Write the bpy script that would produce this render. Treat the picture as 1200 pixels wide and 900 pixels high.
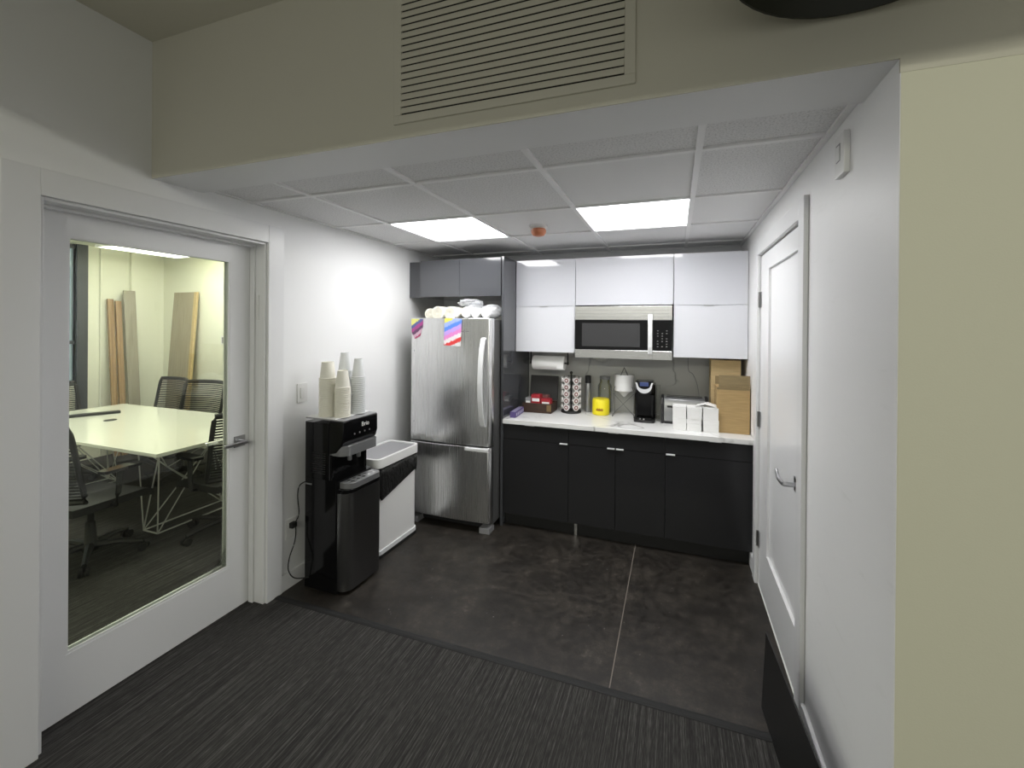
import bpy, bmesh, math, random
from mathutils import Vector, Matrix
random.seed(7)
PI = math.pi
S = bpy.context.scene
C = S.collection
for o in list(bpy.data.objects): bpy.data.objects.remove(o)

# ------------------------------------------------------------------ camera
cam_d = bpy.data.cameras.new('camera'); cam = bpy.data.objects.new('camera', cam_d); C.objects.link(cam)
cam_d.sensor_fit = 'HORIZONTAL'; cam_d.sensor_width = 36; cam_d.lens = 500.07/1200*36
cam_d.shift_x = -18.23/1200; cam_d.shift_y = -66.11/1200
cam_d.clip_start = 0.02; cam_d.clip_end = 200
yaw, pitch, roll = math.radians(19.059), math.radians(-0.161), math.radians(0.445)
f = Vector((-math.sin(yaw)*math.cos(pitch), math.cos(yaw)*math.cos(pitch), math.sin(pitch)))
r = Vector((math.cos(yaw), math.sin(yaw), 0)); u = r.cross(f)
r2 = r*math.cos(roll)+u*math.sin(roll); u2 = -r*math.sin(roll)+u*math.cos(roll)
cam.matrix_world = Matrix(((r2.x, u2.x, -f.x, 0), (r2.y, u2.y, -f.y, 0), (r2.z, u2.z, -f.z, 1.674), (0, 0, 0, 1)))
S.camera = cam

# ------------------------------------------------------------------ world, lights, exposure
W = bpy.data.worlds.new('world'); S.world = W; W.use_nodes = True
bg = W.node_tree.nodes['Background']; bg.inputs[0].default_value = (0.96, 0.96, 0.89, 1); bg.inputs[1].default_value = 0.48
def area(name, loc, rot, sx, sy, power, col):
    l = bpy.data.lights.new(name, 'AREA'); l.shape = 'RECTANGLE'; l.size = sx; l.size_y = sy; l.energy = power; l.color = col
    o = bpy.data.objects.new(name, l); C.objects.link(o); o.location = loc; o.rotation_euler = rot; return o
# long strip light in the tall office space behind the low ceiling
area('office_strip_light', (1.2, -6.4, 3.985), (math.radians(78), 0, 0), 9.0, 0.06, 190, (1.0, 0.99, 0.84))
PANEL_E = 14.6
CONF_E = 9.0
VS = S.view_settings
S.display_settings.display_device = 'sRGB'
VS.view_transform = 'Standard'; VS.look = 'None'; VS.exposure = 0.0; VS.gamma = 1.0
VS.use_curve_mapping = False

# ------------------------------------------------------------------ materials
def mat(name, col, rough=0.5, metal=0.0, spec=0.5, emit=None, estr=0, coat=0, trans=0):
    m = bpy.data.materials.new(name); m.use_nodes = True
    b = m.node_tree.nodes['Principled BSDF']
    b.inputs['Base Color'].default_value = (*col, 1); b.inputs['Roughness'].default_value = rough
    b.inputs['Metallic'].default_value = metal; b.inputs['Specular IOR Level'].default_value = spec
    b.inputs['Coat Weight'].default_value = coat; b.inputs['Coat Roughness'].default_value = 0.03
    b.inputs['Transmission Weight'].default_value = trans
    if emit: b.inputs['Emission Color'].default_value = (*emit, 1); b.inputs['Emission Strength'].default_value = estr
    return m
def N(m, t, **kw):
    n = m.node_tree.nodes.new(t)
    for k, v in kw.items(): setattr(n, k, v)
    return n
def LK(m, a, b): m.node_tree.links.new(a, b)
def B(m): return m.node_tree.nodes['Principled BSDF']
def coords(m, scale=(1, 1, 1), rot=(0, 0, 0), kind='Object'):
    t = N(m, 'ShaderNodeTexCoord'); mp = N(m, 'ShaderNodeMapping')
    mp.inputs['Scale'].default_value = scale; mp.inputs['Rotation'].default_value = rot
    LK(m, t.outputs[kind], mp.inputs['Vector']); return mp.outputs['Vector']
def noise(m, vec, scale, detail=4, rough=0.5, dist=0):
    n = N(m, 'ShaderNodeTexNoise'); n.inputs['Scale'].default_value = scale; n.inputs['Detail'].default_value = detail
    n.inputs['Roughness'].default_value = rough; n.inputs['Distortion'].default_value = dist
    if vec is not None: LK(m, vec, n.inputs['Vector'])
    return n.outputs['Fac']
def ramp(m, fac, stops, interp='LINEAR'):
    rr = N(m, 'ShaderNodeValToRGB'); e = rr.color_ramp.elements; rr.color_ramp.interpolation = interp
    while len(e) < len(stops): e.new(0.5)
    for i, (p, c) in enumerate(stops): e[i].position = p; e[i].color = (*c, 1)
    LK(m, fac, rr.inputs['Fac']); return rr.outputs['Color']
def bump(m, h, strength=0.2, dist=0.002):
    b = N(m, 'ShaderNodeBump'); b.inputs['Strength'].default_value = strength; b.inputs['Distance'].default_value = dist
    LK(m, h, b.inputs['Height']); LK(m, b.outputs['Normal'], B(m).inputs['Normal'])
def g(v): return (v, v, v)

def painted(name, col, sc=220, st=0.12, rough=0.55):
    m = mat(name, col, rough); v = coords(m); bump(m, noise(m, v, sc, 2), st, 0.001); return m
M = {}
M['wall'] = painted('white_wall_paint', (0.84, 0.845, 0.845))
m = mat('right_wall_paint', (0.85, 0.85, 0.85), 0.5); v = coords(m)
sc = noise(m, coords(m, (3, 1.2, 6), (0.5, 0, 0)), 3.0, 6, 0.6)
LK(m, ramp(m, sc, [(0.0, (0.87, 0.87, 0.87)), (0.62, (0.86, 0.86, 0.86)), (0.75, (0.81, 0.812, 0.805)), (1, (0.78, 0.782, 0.775))]), B(m).inputs['Base Color'])
bump(m, noise(m, v, 180, 2), 0.12, 0.001); M['wallr'] = m
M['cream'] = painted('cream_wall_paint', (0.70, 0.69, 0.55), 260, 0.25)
M['soffit'] = painted('shaded_soffit_paint', (0.64, 0.62, 0.52), 260, 0.2)  # darker than the cream wall: shade above the light cutoff put into the colour
M['confwall'] = painted('ivory_wall_paint', (0.83, 0.83, 0.72), 160, 0.15)
M['trim'] = mat('white_trim_paint', (0.80, 0.805, 0.81), 0.33)
M['door'] = mat('white_door_paint', (0.82, 0.825, 0.83), 0.3)
M['bar'] = mat('grid_bar_white', (0.88, 0.88, 0.88), 0.45)
m = mat('fissured_tile', (0.7, 0.7, 0.68), 0.85); v = coords(m)
n1 = noise(m, v, 130, 5, 0.7); LK(m, ramp(m, n1, [(0.33, g(0.52)), (0.48, g(0.80)), (0.7, g(0.87))]), B(m).inputs['Base Color']); bump(m, n1, 0.6, 0.003)
M['tile'] = m
m = mat('smooth_tile', (0.82, 0.82, 0.82), 0.8); v = coords(m); n1 = noise(m, v, 200, 3); bump(m, n1, 0.15, 0.001); M['tile2'] = m
# carpet: linear loop pile, lines run into the room
m = mat('linear_carpet', (0.05, 0.05, 0.05), 0.95, spec=0.1)
v = coords(m, (1, 0.008, 1)); n1 = noise(m, v, 150, 3, 0.6); v2 = coords(m, (1, 0.05, 1)); n2 = noise(m, v2, 420, 2, 0.5); n3 = noise(m, coords(m), 900, 1)
mx = N(m, 'ShaderNodeMath', operation='MULTIPLY_ADD'); LK(m, n1, mx.inputs[0]); mx.inputs[1].default_value = 0.6
m2 = N(m, 'ShaderNodeMath', operation='MULTIPLY'); LK(m, n2, m2.inputs[0]); m2.inputs[1].default_value = 0.4; LK(m, m2.outputs[0], mx.inputs[2])
LK(m, ramp(m, mx.outputs[0], [(0.36, (0.032, 0.0305, 0.030)), (0.49, (0.055, 0.053, 0.051)), (0.58, (0.098, 0.095, 0.090)), (0.68, (0.17, 0.166, 0.158))]), B(m).inputs['Base Color'])
bump(m, n3, 0.8, 0.004); M['carpet'] = m
# stained concrete
m = mat('stained_concrete', (0.03, 0.027, 0.024), 0.3); v = coords(m)
a = noise(m, v, 4.5, 9, 0.72); a2 = noise(m, v, 22, 9, 0.8); a3 = noise(m, v, 60, 4, 0.6)
mx = N(m, 'ShaderNodeMath', operation='MULTIPLY_ADD'); LK(m, a, mx.inputs[0]); mx.inputs[1].default_value = 0.5
m2 = N(m, 'ShaderNodeMath', operation='MULTIPLY'); LK(m, a2, m2.inputs[0]); m2.inputs[1].default_value = 0.5; LK(m, m2.outputs[0], mx.inputs[2])
c1 = ramp(m, mx.outputs[0], [(0.38, (0.007, 0.0055, 0.0042)), (0.48, (0.017, 0.0140, 0.0112)), (0.56, (0.038, 0.032, 0.0255)), (0.68, (0.11, 0.096, 0.08))])
vo = N(m, 'ShaderNodeTexVoronoi'); vo.inputs['Scale'].default_value = 14; LK(m, v, vo.inputs['Vector'])
sp = ramp(m, vo.outputs['Distance'], [(0.0, g(1)), (0.06, g(0.8)), (0.10, g(0))])
spn = N(m, 'ShaderNodeMath', operation='MULTIPLY'); LK(m, sp, spn.inputs[0]); LK(m, ramp(m, a3, [(0.52, g(0)), (0.66, g(0.7))]), spn.inputs[1])
mix = N(m, 'ShaderNodeMix', data_type='RGBA'); LK(m, spn.outputs[0], mix.inputs[0]); LK(m, c1, mix.inputs[6]); mix.inputs[7].default_value = (0.3, 0.28, 0.26, 1)
LK(m, mix.outputs[2], B(m).inputs['Base Color']); LK(m, ramp(m, a2, [(0.35, g(0.34)), (0.65, g(0.62))]), B(m).inputs['Roughness']); M['concrete'] = m
M['joint'] = mat('floor_joint_grey', (0.19, 0.165, 0.14), 0.7)
M['reducer'] = mat('rubber_transition', (0.012, 0.012, 0.012), 0.7)
# cabinets
M['wlac'] = mat('white_gloss_laminate', (0.71, 0.72, 0.765), 0.04, coat=0.3)
M['dlac'] = mat('charcoal_gloss_laminate', (0.022, 0.0222, 0.0235), 0.14, spec=0.28, coat=0.0)
M['dpanel'] = mat('grey_gloss_panel', (0.070, 0.073, 0.080), 0.09, spec=0.6, coat=0.4)
M['carc'] = mat('cabinet_carcass_dark', (0.02, 0.02, 0.02), 0.6)
M['kick'] = mat('toe_kick_black', (0.012, 0.012, 0.012), 0.4)
M['chrome'] = mat('brushed_chrome', (0.78, 0.78, 0.78), 0.2, 1.0)
M['pull'] = mat('bright_edge_pull', (0.82, 0.83, 0.84), 0.3, 0.15)
M['nickel'] = mat('satin_nickel', (0.45, 0.45, 0.46), 0.28, 1.0)
def marble(name, base, vein, sc, rough, wid=0.02):
    m = mat(name, base, rough); v = coords(m)
    wv = N(m, 'ShaderNodeTexNoise'); wv.inputs['Scale'].default_value = 1.3; wv.inputs['Detail'].default_value = 5; LK(m, v, wv.inputs['Vector'])
    ad = N(m, 'ShaderNodeVectorMath', operation='MULTIPLY_ADD'); LK(m, wv.outputs['Color'], ad.inputs[0]); ad.inputs[1].default_value = (0.7, 0.7, 0.7); LK(m, v, ad.inputs[2])
    n = N(m, 'ShaderNodeTexNoise'); n.inputs['Scale'].default_value = sc; n.inputs['Detail'].default_value = 2; LK(m, ad.outputs[0], n.inputs['Vector'])
    s = N(m, 'ShaderNodeMath', operation='SUBTRACT'); LK(m, n.outputs['Fac'], s.inputs[0]); s.inputs[1].default_value = 0.5
    ab = N(m, 'ShaderNodeMath', operation='ABSOLUTE'); LK(m, s.outputs[0], ab.inputs[0])
    big = noise(m, v, 2.5, 3); 
    c = ramp(m, ab.outputs[0], [(0.0, vein), (wid*0.35, tuple((x+y)/2 for x, y in zip(base, vein))), (wid, base)])
    mi = N(m, 'ShaderNodeMix', data_type='RGBA'); LK(m, ramp(m, big, [(0.42, g(0)), (0.6, g(1))]), mi.inputs[0]); mi.inputs[6].default_value = (*base, 1); LK(m, c, mi.inputs[7])
    LK(m, mi.outputs[2], B(m).inputs['Base Color']); return m
M['quartz'] = marble('white_veined_quartz', (0.83, 0.83, 0.82), (0.34, 0.33, 0.32), 2.2, 0.12, 0.016)
M['splash'] = marble('grey_marble_slab', (0.50, 0.505, 0.485), (0.17, 0.17, 0.165), 1.6, 0.16, 0.02)
def steel(name, base, rough, sc=(900, 900, 6), amp=0.1):
    m = mat(name, g(base), rough, 1.0); v = coords(m, sc); n = noise(m, v, 1.0, 2)
    LK(m, ramp(m, n, [(0.3, g(rough-0.015)), (0.7, g(rough+0.03))]), B(m).inputs['Roughness'])
    bump(m, n, amp, 0.0006); return m
M['steel'] = steel('stainless_steel', 0.72, 0.27, (500, 500, 2), 0.004)
M['steelh'] = steel('stainless_horizontal', 0.68, 0.25, (3, 1500, 1500), 0.02)
M['steeld'] = steel('dark_stainless', 0.20, 0.30)
M['gcase'] = mat('fridge_case_grey', (0.13, 0.13, 0.13), 0.45, 0.3)
M['blackp'] = mat('gloss_black_plastic', (0.005, 0.005, 0.0055), 0.10, spec=0.3)
M['blackm'] = mat('matte_black_plastic', (0.014, 0.014, 0.015), 0.45)
M['rubber'] = mat('black_rubber', (0.01, 0.01, 0.01), 0.7)
M['whitep'] = mat('white_plastic', (0.78, 0.78, 0.77), 0.32)
M['greyp'] = mat('grey_plastic', (0.28, 0.28, 0.29), 0.35)
M['silverp'] = mat('silver_plastic', (0.30, 0.305, 0.31), 0.3, 0.6)
M['paperw'] = mat('white_paper', (0.84, 0.84, 0.83), 0.85)
M['cup'] = mat('white_paper_cup', (0.83, 0.81, 0.72), 0.6)
M['cupp'] = mat('translucent_white_cup', (0.84, 0.86, 0.86), 0.3, trans=0.15)
M['bag'] = mat('black_bin_bag', (0.004, 0.004, 0.0045), 0.18); v = coords(M['bag'], (1, 1, 0.5)); bump(M['bag'], noise(M['bag'], v, 30, 4, 0.6, 1.5), 1.0, 0.02)
M['mesh'] = mat('black_chair_mesh', (0.013, 0.013, 0.014), 0.6)
M['whitelam'] = mat('white_table_laminate', (0.86, 0.87, 0.78), 0.12, coat=0.3)
M['wire'] = mat('white_painted_wire', (0.62, 0.62, 0.60), 0.35)
def glassy(name, tint, refl=0.9, ior=1.5):
    m = bpy.data.materials.new(name); m.use_nodes = True; nt = m.node_tree; nt.nodes.clear()
    o = nt.nodes.new('ShaderNodeOutputMaterial'); tr = nt.nodes.new('ShaderNodeBsdfTransparent'); gl = nt.nodes.new('ShaderNodeBsdfGlossy')
    fr = nt.nodes.new('ShaderNodeFresnel'); mx = nt.nodes.new('ShaderNodeMixShader'); mu = nt.nodes.new('ShaderNodeMath'); mu.operation = 'MULTIPLY'
    tr.inputs[0].default_value = (*tint, 1); gl.inputs['Roughness'].default_value = 0.01; fr.inputs[0].default_value = ior; mu.inputs[1].default_value = refl
    nt.links.new(fr.outputs[0], mu.inputs[0]); nt.links.new(mu.outputs[0], mx.inputs[0]); nt.links.new(tr.outputs[0], mx.inputs[1]); nt.links.new(gl.outputs[0], mx.inputs[2]); nt.links.new(mx.outputs[0], o.inputs[0])
    return m
M['glass'] = glassy('door_glass', (0.95, 0.97, 0.94), 0.8)
M['wglass'] = glassy('window_glass', (0.86, 0.95, 1.0), 0.8)
M['jar'] = glassy('jar_glass', (0.95, 0.96, 0.94), 0.8, 1.5)
def wrap():
    m = bpy.data.materials.new('clear_plastic_wrap'); m.use_nodes = True; nt = m.node_tree
    b = nt.nodes['Principled BSDF']; b.inputs['Base Color'].default_value = (0.85, 0.87, 0.9, 1); b.inputs['Roughness'].default_value = 0.12; b.inputs['Alpha'].default_value = 0.38
    n = nt.nodes.new('ShaderNodeTexNoise'); n.inputs['Scale'].default_value = 28; n.inputs['Detail'].default_value = 4; n.inputs['Distortion'].default_value = 2
    t = nt.nodes.new('ShaderNodeTexCoord'); nt.links.new(t.outputs['Object'], n.inputs['Vector'])
    bp = nt.nodes.new('ShaderNodeBump'); bp.inputs['Strength'].default_value = 1; bp.inputs['Distance'].default_value = 0.02
    nt.links.new(n.outputs['Fac'], bp.inputs['Height']); nt.links.new(bp.outputs['Normal'], b.inputs['Normal']); return m
M['wrap'] = wrap()
def cardboard(name, col):
    m = mat(name, col, 0.8); v = coords(m, (1, 1, 12)); n = noise(m, v, 9, 4)
    LK(m, ramp(m, n, [(0.3, tuple(c*0.86 for c in col)), (0.7, tuple(min(1, c*1.1) for c in col))]), B(m).inputs['Base Color']); return m
M['card'] = cardboard('brown_cardboard', (0.42, 0.29, 0.13)); M['card2'] = cardboard('light_cardboard', (0.56, 0.42, 0.22)); M['card3'] = cardboard('grey_brown_cardboard', (0.24, 0.18, 0.09))
def wood(name, c0, c1, sc=(9, 9, 0.6), s=3):
    m = mat(name, c0, 0.55); v = coords(m, sc); n = noise(m, v, s, 6, 0.6, 0.6)
    LK(m, ramp(m, n, [(0.3, c0), (0.7, c1)]), B(m).inputs['Base Color']); return m
M['plank'] = wood('pine_plank', (0.24, 0.14, 0.065), (0.50, 0.34, 0.19), (22, 22, 0.6)); M['plank2'] = wood('grey_plank', (0.26, 0.235, 0.185), (0.40, 0.37, 0.30))
M['plank3'] = wood('taupe_board', (0.30, 0.26, 0.18), (0.42, 0.37, 0.27), (20, 20, 0.7))
M['dwood'] = wood('dark_wood', (0.022, 0.011, 0.006), (0.06, 0.028, 0.014), (1, 1, 8), 9)
M['yellow'] = mat('yellow_label', (0.82, 0.70, 0.02), 0.4); M['brownlab'] = mat('brown_label_mark', (0.30, 0.10, 0.01), 0.5)
M['red'] = mat('red_card', (0.36, 0.018, 0.028), 0.5); M['pod'] = mat('pod_foil_white', (0.75, 0.73, 0.72), 0.35); M['podd'] = mat('pod_foil_dark', (0.09, 0.03, 0.02), 0.35)
M['podr'] = mat('pod_foil_red', (0.20, 0.085, 0.08), 0.35)
M['purple'] = mat('violet_carton', (0.10, 0.07, 0.22), 0.5)
M['orange'] = mat('orange_detector_cover', (0.62, 0.22, 0.11), 0.3, trans=0.1)
M['dome'] = mat('dark_olive_metal', (0.022, 0.023, 0.014), 0.5)
M['lcd'] = mat('dark_blue_display', (0.02, 0.03, 0.08), 0.1, emit=(0.10, 0.14, 0.35), estr=0.3)
M['post'] = mat('window_post_dark', (0.05, 0.055, 0.065), 0.5)
M['brick'] = mat('outdoor_brick', (0.3, 0.27, 0.2), 0.9)
M['panel_light'] = mat('light_panel_diffuser', (0.9, 0.9, 0.9), 0.5, emit=(1.0, 0.995, 1.0), estr=PANEL_E)
M['conf_light'] = mat('office_diffuser', (0.9, 0.9, 0.9), 0.5, emit=(1.0, 1.0, 0.86), estr=CONF_E)
def stripes(name, cols, sc, rot):
    m = mat(name, (1, 1, 1), 0.4); v = coords(m, (1, 1, 1), (0, rot, 0))
    n = noise(m, v, 60, 2); w = N(m, 'ShaderNodeSeparateXYZ'); LK(m, v, w.inputs[0])
    a = N(m, 'ShaderNodeMath', operation='MULTIPLY_ADD'); LK(m, w.outputs['Z'], a.inputs[0]); a.inputs[1].default_value = sc
    b = N(m, 'ShaderNodeMath', operation='MULTIPLY'); LK(m, n, b.inputs[0]); b.inputs[1].default_value = 0.18; LK(m, b.outputs[0], a.inputs[2])
    ad = N(m, 'ShaderNodeMath', operation='ADD'); LK(m, a.outputs[0], ad.inputs[0]); ad.inputs[1].default_value = 0.41
    LK(m, ramp(m, ad.outputs[0], [((i+0.0)/len(cols), c) for i, c in enumerate(cols)], 'CONSTANT'), B(m).inputs['Base Color']); return m
M['rainbow'] = stripes('rainbow_print', [(0.8, 0.8, 0.8), (0.75, 0.05, 0.05), (0.85, 0.8, 0.82), (0.75, 0.25, 0.6), (0.55, 0.35, 0.8), (0.10, 0.25, 0.75), (0.35, 0.45, 0.8), (0.8, 0.75, 0.12)], 3.9, 0.45)
M['pinkish'] = stripes('violet_print', [(0.45, 0.05, 0.14), (0.6, 0.4, 0.5), (0.12, 0.05, 0.12), (0.4, 0.06, 0.25), (0.10, 0.12, 0.30), (0.7, 0.7, 0.2)], 6.5, 0.6)

# ------------------------------------------------------------------ mesh helpers
def box(bm, x0, x1, y0, y1, z0, z1, rot=None, bev=0):
    co = [(x, y, z) for z in (z0, z1) for y in (y0, y1) for x in (x0, x1)]
    if rot: co = [rot @ Vector(c) for c in co]
    v = [bm.verts.new(c) for c in co]
    fs = [bm.faces.new([v[i] for i in q]) for q in ((0, 2, 3, 1), (4, 5, 7, 6), (0, 1, 5, 4), (1, 3, 7, 5), (3, 2, 6, 7), (2, 0, 4, 6))]
    if bev:
        ed = list({e for q in fs for e in q.edges}); bmesh.ops.bevel(bm, geom=ed, offset=bev, segments=2, profile=0.7, affect='EDGES')
def tube(bm, pts, rad, n=8, closed=False, caps=True):
    pts = [Vector(p) for p in pts]; rings = []; L = len(pts)
    for i, p in enumerate(pts):
        a = pts[(i-1) % L] if (closed or i > 0) else p; b = pts[(i+1) % L] if (closed or i < L-1) else p
        d = (b-a).normalized(); up = Vector((0, 0, 1)) if abs(d.z) < 0.95 else Vector((1, 0, 0))
        s = d.cross(up).normalized(); t = s.cross(d)
        rr = rad[i] if isinstance(rad, (list, tuple)) else rad
        rings.append([bm.verts.new(p+(s*math.cos(k*2*PI/n)+t*math.sin(k*2*PI/n))*rr) for k in range(n)])
    for i in range(L if closed else L-1):
        A, Bq = rings[i], rings[(i+1) % L]
        for k in range(n): bm.faces.new((A[k], A[(k+1) % n], Bq[(k+1) % n], Bq[k]))
    if caps and not closed: bm.faces.new(rings[0][::-1]); bm.faces.new(rings[-1])
def lathe(bm, prof, n=24, c=(0, 0, 0), axis='z', cap0=True, cap1=True):
    def P(rr, h, a):
        x, y = rr*math.cos(a), rr*math.sin(a)
        q = {'z': (x, y, h), 'y': (x, h, y), 'x': (h, x, y)}[axis]
        return (c[0]+q[0], c[1]+q[1], c[2]+q[2])
    R = [[bm.verts.new(P(rr, h, k*2*PI/n)) for k in range(n)] for rr, h in prof]
    for A, Bq in zip(R, R[1:]):
        for k in range(n): bm.faces.new((A[k], A[(k+1) % n], Bq[(k+1) % n], Bq[k]))
    if cap0: bm.faces.new(R[0][::-1])
    if cap1: bm.faces.new(R[-1])
def prism(bm, poly, z0, z1, tf=None):
    tf = tf or (lambda p: p)
    a = [bm.verts.new(tf((x, y, z0))) for x, y in poly]; b = [bm.verts.new(tf((x, y, z1))) for x, y in poly]
    n = len(poly); bm.faces.new(a[::-1]); bm.faces.new(b)
    for i in range(n): bm.faces.new((a[i], a[(i+1) % n], b[(i+1) % n], b[i]))
def cat(P, n=6):
    P = [Vector(p) for p in P]; Q = [P[0]]+P+[P[-1]]; out = []
    for a, b, c, d in zip(Q, Q[1:], Q[2:], Q[3:]):
        for k in range(n):
            t = k/n; out.append(0.5*((2*b)+(c-a)*t+(2*a-5*b+4*c-d)*t*t+(3*b-a-3*c+d)*t**3))
    return out+[P[-1]]
def rrect(x0, x1, y0, y1, rr, seg=5):
    if not isinstance(rr, (list, tuple)): rr = [rr]*4
    out = []
    for (cx, cy, a0, q) in ((x1-rr[0], y0+rr[0], -PI/2, rr[0]), (x1-rr[1], y1-rr[1], 0, rr[1]), (x0+rr[2], y1-rr[2], PI/2, rr[2]), (x0+rr[3], y0+rr[3], PI, rr[3])):
        for k in range(seg+1): out.append((cx+q*math.cos(a0+PI/2*k/seg), cy+q*math.sin(a0+PI/2*k/seg)))
    return out
def obj(name, bm, m, parent=None, smooth=False, bevel=0):
    bmesh.ops.recalc_face_normals(bm, faces=bm.faces)
    me = bpy.data.meshes.new(name); bm.to_mesh(me); bm.free()
    for q in (m if isinstance(m, (list, tuple)) else [m]): me.materials.append(q)
    o = bpy.data.objects.new(name, me); C.objects.link(o); o.parent = parent
    if smooth:
        me.polygons.foreach_set('use_smooth', [True]*len(me.polygons))
        me.set_sharp_from_angle(angle=math.radians(38))
    if bevel:
        md = o.modifiers.new('bevel', 'BEVEL'); md.width = bevel; md.segments = 2; md.limit_method = 'ANGLE'
    return o
def BM(): return bmesh.new()
def bx(*a, **k):
    bm = BM(); box(bm, *a, **k); return bm
def thing(name, label, cat, loc=(0, 0, 0), rz=0, group=None):
    o = bpy.data.objects.new(name, None); C.objects.link(o); o.location = loc; o.rotation_euler = (0, 0, rz); o.empty_display_size = 0.05
    return tag(o, label, cat, group)
def tag(o, label, cat, group=None):
    o['label'] = label; o['category'] = cat
    if group: o['group'] = group
    return o
def struct(name, bm, m, parent=None, **k):
    o = obj(name, bm, m, parent, **k); o['kind'] = 'structure'; return o
def copytree(o, parent=None):
    c = o.copy(); C.objects.link(c); c.parent = parent
    for ch in list(o.children): copytree(ch, c)
    return c
def textmesh(txt, size, depth, m, parent, loc, rot, name='logo'):
    cu = bpy.data.curves.new('txt', 'FONT'); cu.body = txt; cu.size = size; cu.extrude = depth; cu.align_x = 'CENTER'; cu.align_y = 'CENTER'
    t = bpy.data.objects.new('txt', cu); C.objects.link(t); dg = bpy.context.evaluated_depsgraph_get(); dg.update()
    me = bpy.data.meshes.new_from_object(t.evaluated_get(dg)); bpy.data.objects.remove(t)
    me.materials.clear(); me.materials.append(m)
    o = bpy.data.objects.new(name, me); C.objects.link(o); o.parent = parent; o.location = loc; o.rotation_euler = rot; return o

XL, XR, YB, Y0 = -2.313, 0.526, 3.985, 1.314
ZC, ZS, ZH = 2.377, 2.350, 2.985       # kitchen ceiling, beam underside, entry ceiling
YE = -1.70                              # end of the entry ceiling
# ================================================================== SETTING
bm = BM(); box(bm, XL-0.13, 4.2, -2.2, 1.955, -0.1, 0.0); box(bm, -6.8, XL-0.13, 0.0, 4.0, -0.1, 0.0)
struct('floor', bm, M['carpet'])
bm = BM(); box(bm, XL, XR, 1.99, YB, -0.1, 0.0); struct('floor', bm, M['concrete'])
bm = BM(); box(bm, -0.276, -0.271, 1.99, 3.40, 0.0, 0.0008); struct('trim_1', bm, M['joint'])
bm = BM(); prism(bm, [(1.952, -0.01), (1.992, -0.01), (1.992, 0.0015), (1.984, 0.005), (1.962, 0.006), (1.952, 0.002)], XL, XR, lambda p: (p[2], p[0], p[1]))
struct('trim_2', bm, M['reducer'])
# left wall with door opening
OY0, OY1, OZ = 0.935, 1.905, 2.162
bm = BM(); xl2 = XL-0.13
box(bm, xl2, XL, YE, OY0, 0, ZH); box(bm, xl2, XL, OY1, YB, 0, ZH); box(bm, xl2, XL, OY0, OY1, OZ, ZH)
struct('wall_left', bm, M['wall'])
# right wall with door opening
DY0, DY1, DZ = 2.155, 3.135, 2.15
bm = BM(); box(bm, XR, XR+0.13, Y0-0.003, DY0, 0, ZC+0.1); box(bm, XR, XR+0.13, DY1, YB, 0, ZC+0.1); box(bm, XR, XR+0.13, DY0, DY1, DZ, ZC+0.1)
box(bm, XR+0.11, XR+0.14, DY0-0.05, DY1+0.05, 0, DZ+0.05)
struct('wall_right', bm, M['wallr'])
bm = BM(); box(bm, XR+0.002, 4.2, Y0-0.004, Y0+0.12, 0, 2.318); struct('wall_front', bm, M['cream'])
bm = BM(); box(bm, XL, XR, YB, YB+0.1, 0, ZC+0.1); struct('wall_back', bm, M['wall'])
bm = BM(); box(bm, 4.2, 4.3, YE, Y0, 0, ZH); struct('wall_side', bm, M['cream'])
# beam / soffit across the opening
bm = BM(); box(bm, XL, XR-0.0005, Y0-0.005, Y0+0.0, ZS, ZH); box(bm, XR-0.0005, 4.2, Y0-0.0052, Y0+0.0, 2.314, ZH)  # right part brings the painted shade tone down to the wall's shadow line
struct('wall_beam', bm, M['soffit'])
bm = BM(); box(bm, XL, XR, Y0+0.0, 1.535, ZS, ZS+0.06); box(bm, XL, XR, Y0, 1.535, ZS+0.06, ZH)
struct('trim_3', bm, M['wall'])
# entry ceiling
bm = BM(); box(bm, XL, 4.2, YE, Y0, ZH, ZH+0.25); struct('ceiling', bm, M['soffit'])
# kitchen grid ceiling
TX = [0.083-0.65*k for k in range(-1, 5)]; TY = [1.801+0.65*k for k in range(-1, 5)]
smooth_cells = {(0, 1), (0, 3), (-1, 2), (-1, 3), (1, 3), (2, 3), (3, 3), (1, 2)}
lights_c = {(0, 2): 0, (2, 2): 0}
bt, bs = BM(), BM()
for i in range(-1, 4):
    for j in range(0, 5):
        x1, x0 = 0.083-0.65*i, 0.083-0.65*(i+1); y0, y1 = 1.801+0.65*(j-1), 1.801+0.65*j
        if (i, j) in lights_c: continue
        x0, x1, y0, y1 = max(x0, XL), min(x1, XR), max(y0, 1.535), min(y1, YB)
        if x1-x0 < 0.01 or y1-y0 < 0.01: continue
        box(bs if (i, j) in smooth_cells else bt, x0, x1, y0, y1, ZC, ZC+0.02)
struct('ceiling', bt, M['tile']); struct('ceiling', bs, M['tile2'])
bm = BM()
for i in range(0, 4):
    x = 0.083-0.65*i
    box(bm, x-0.013, x+0.013, 1.535, YB, ZC-0.010, ZC)
for j in range(0, 4):
    y = 1.801+0.65*j; box(bm, XL, XR, y-0.012, y+0.012, ZC-0.0095, ZC)
struct('trim_4', bm, M['bar'])
bm = BM()   # wall angles
box(bm, XR-0.022, XR-0.001, 1.535, YB, ZC-0.012, ZC-0.001); box(bm, XL+0.001, XL+0.022, 1.535, YB, ZC-0.008, ZC-0.001)
box(bm, XL, XR, YB-0.02, YB-0.001, ZC-0.01, ZC-0.001)
struct('trim_5', bm, M['bar'])
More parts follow.
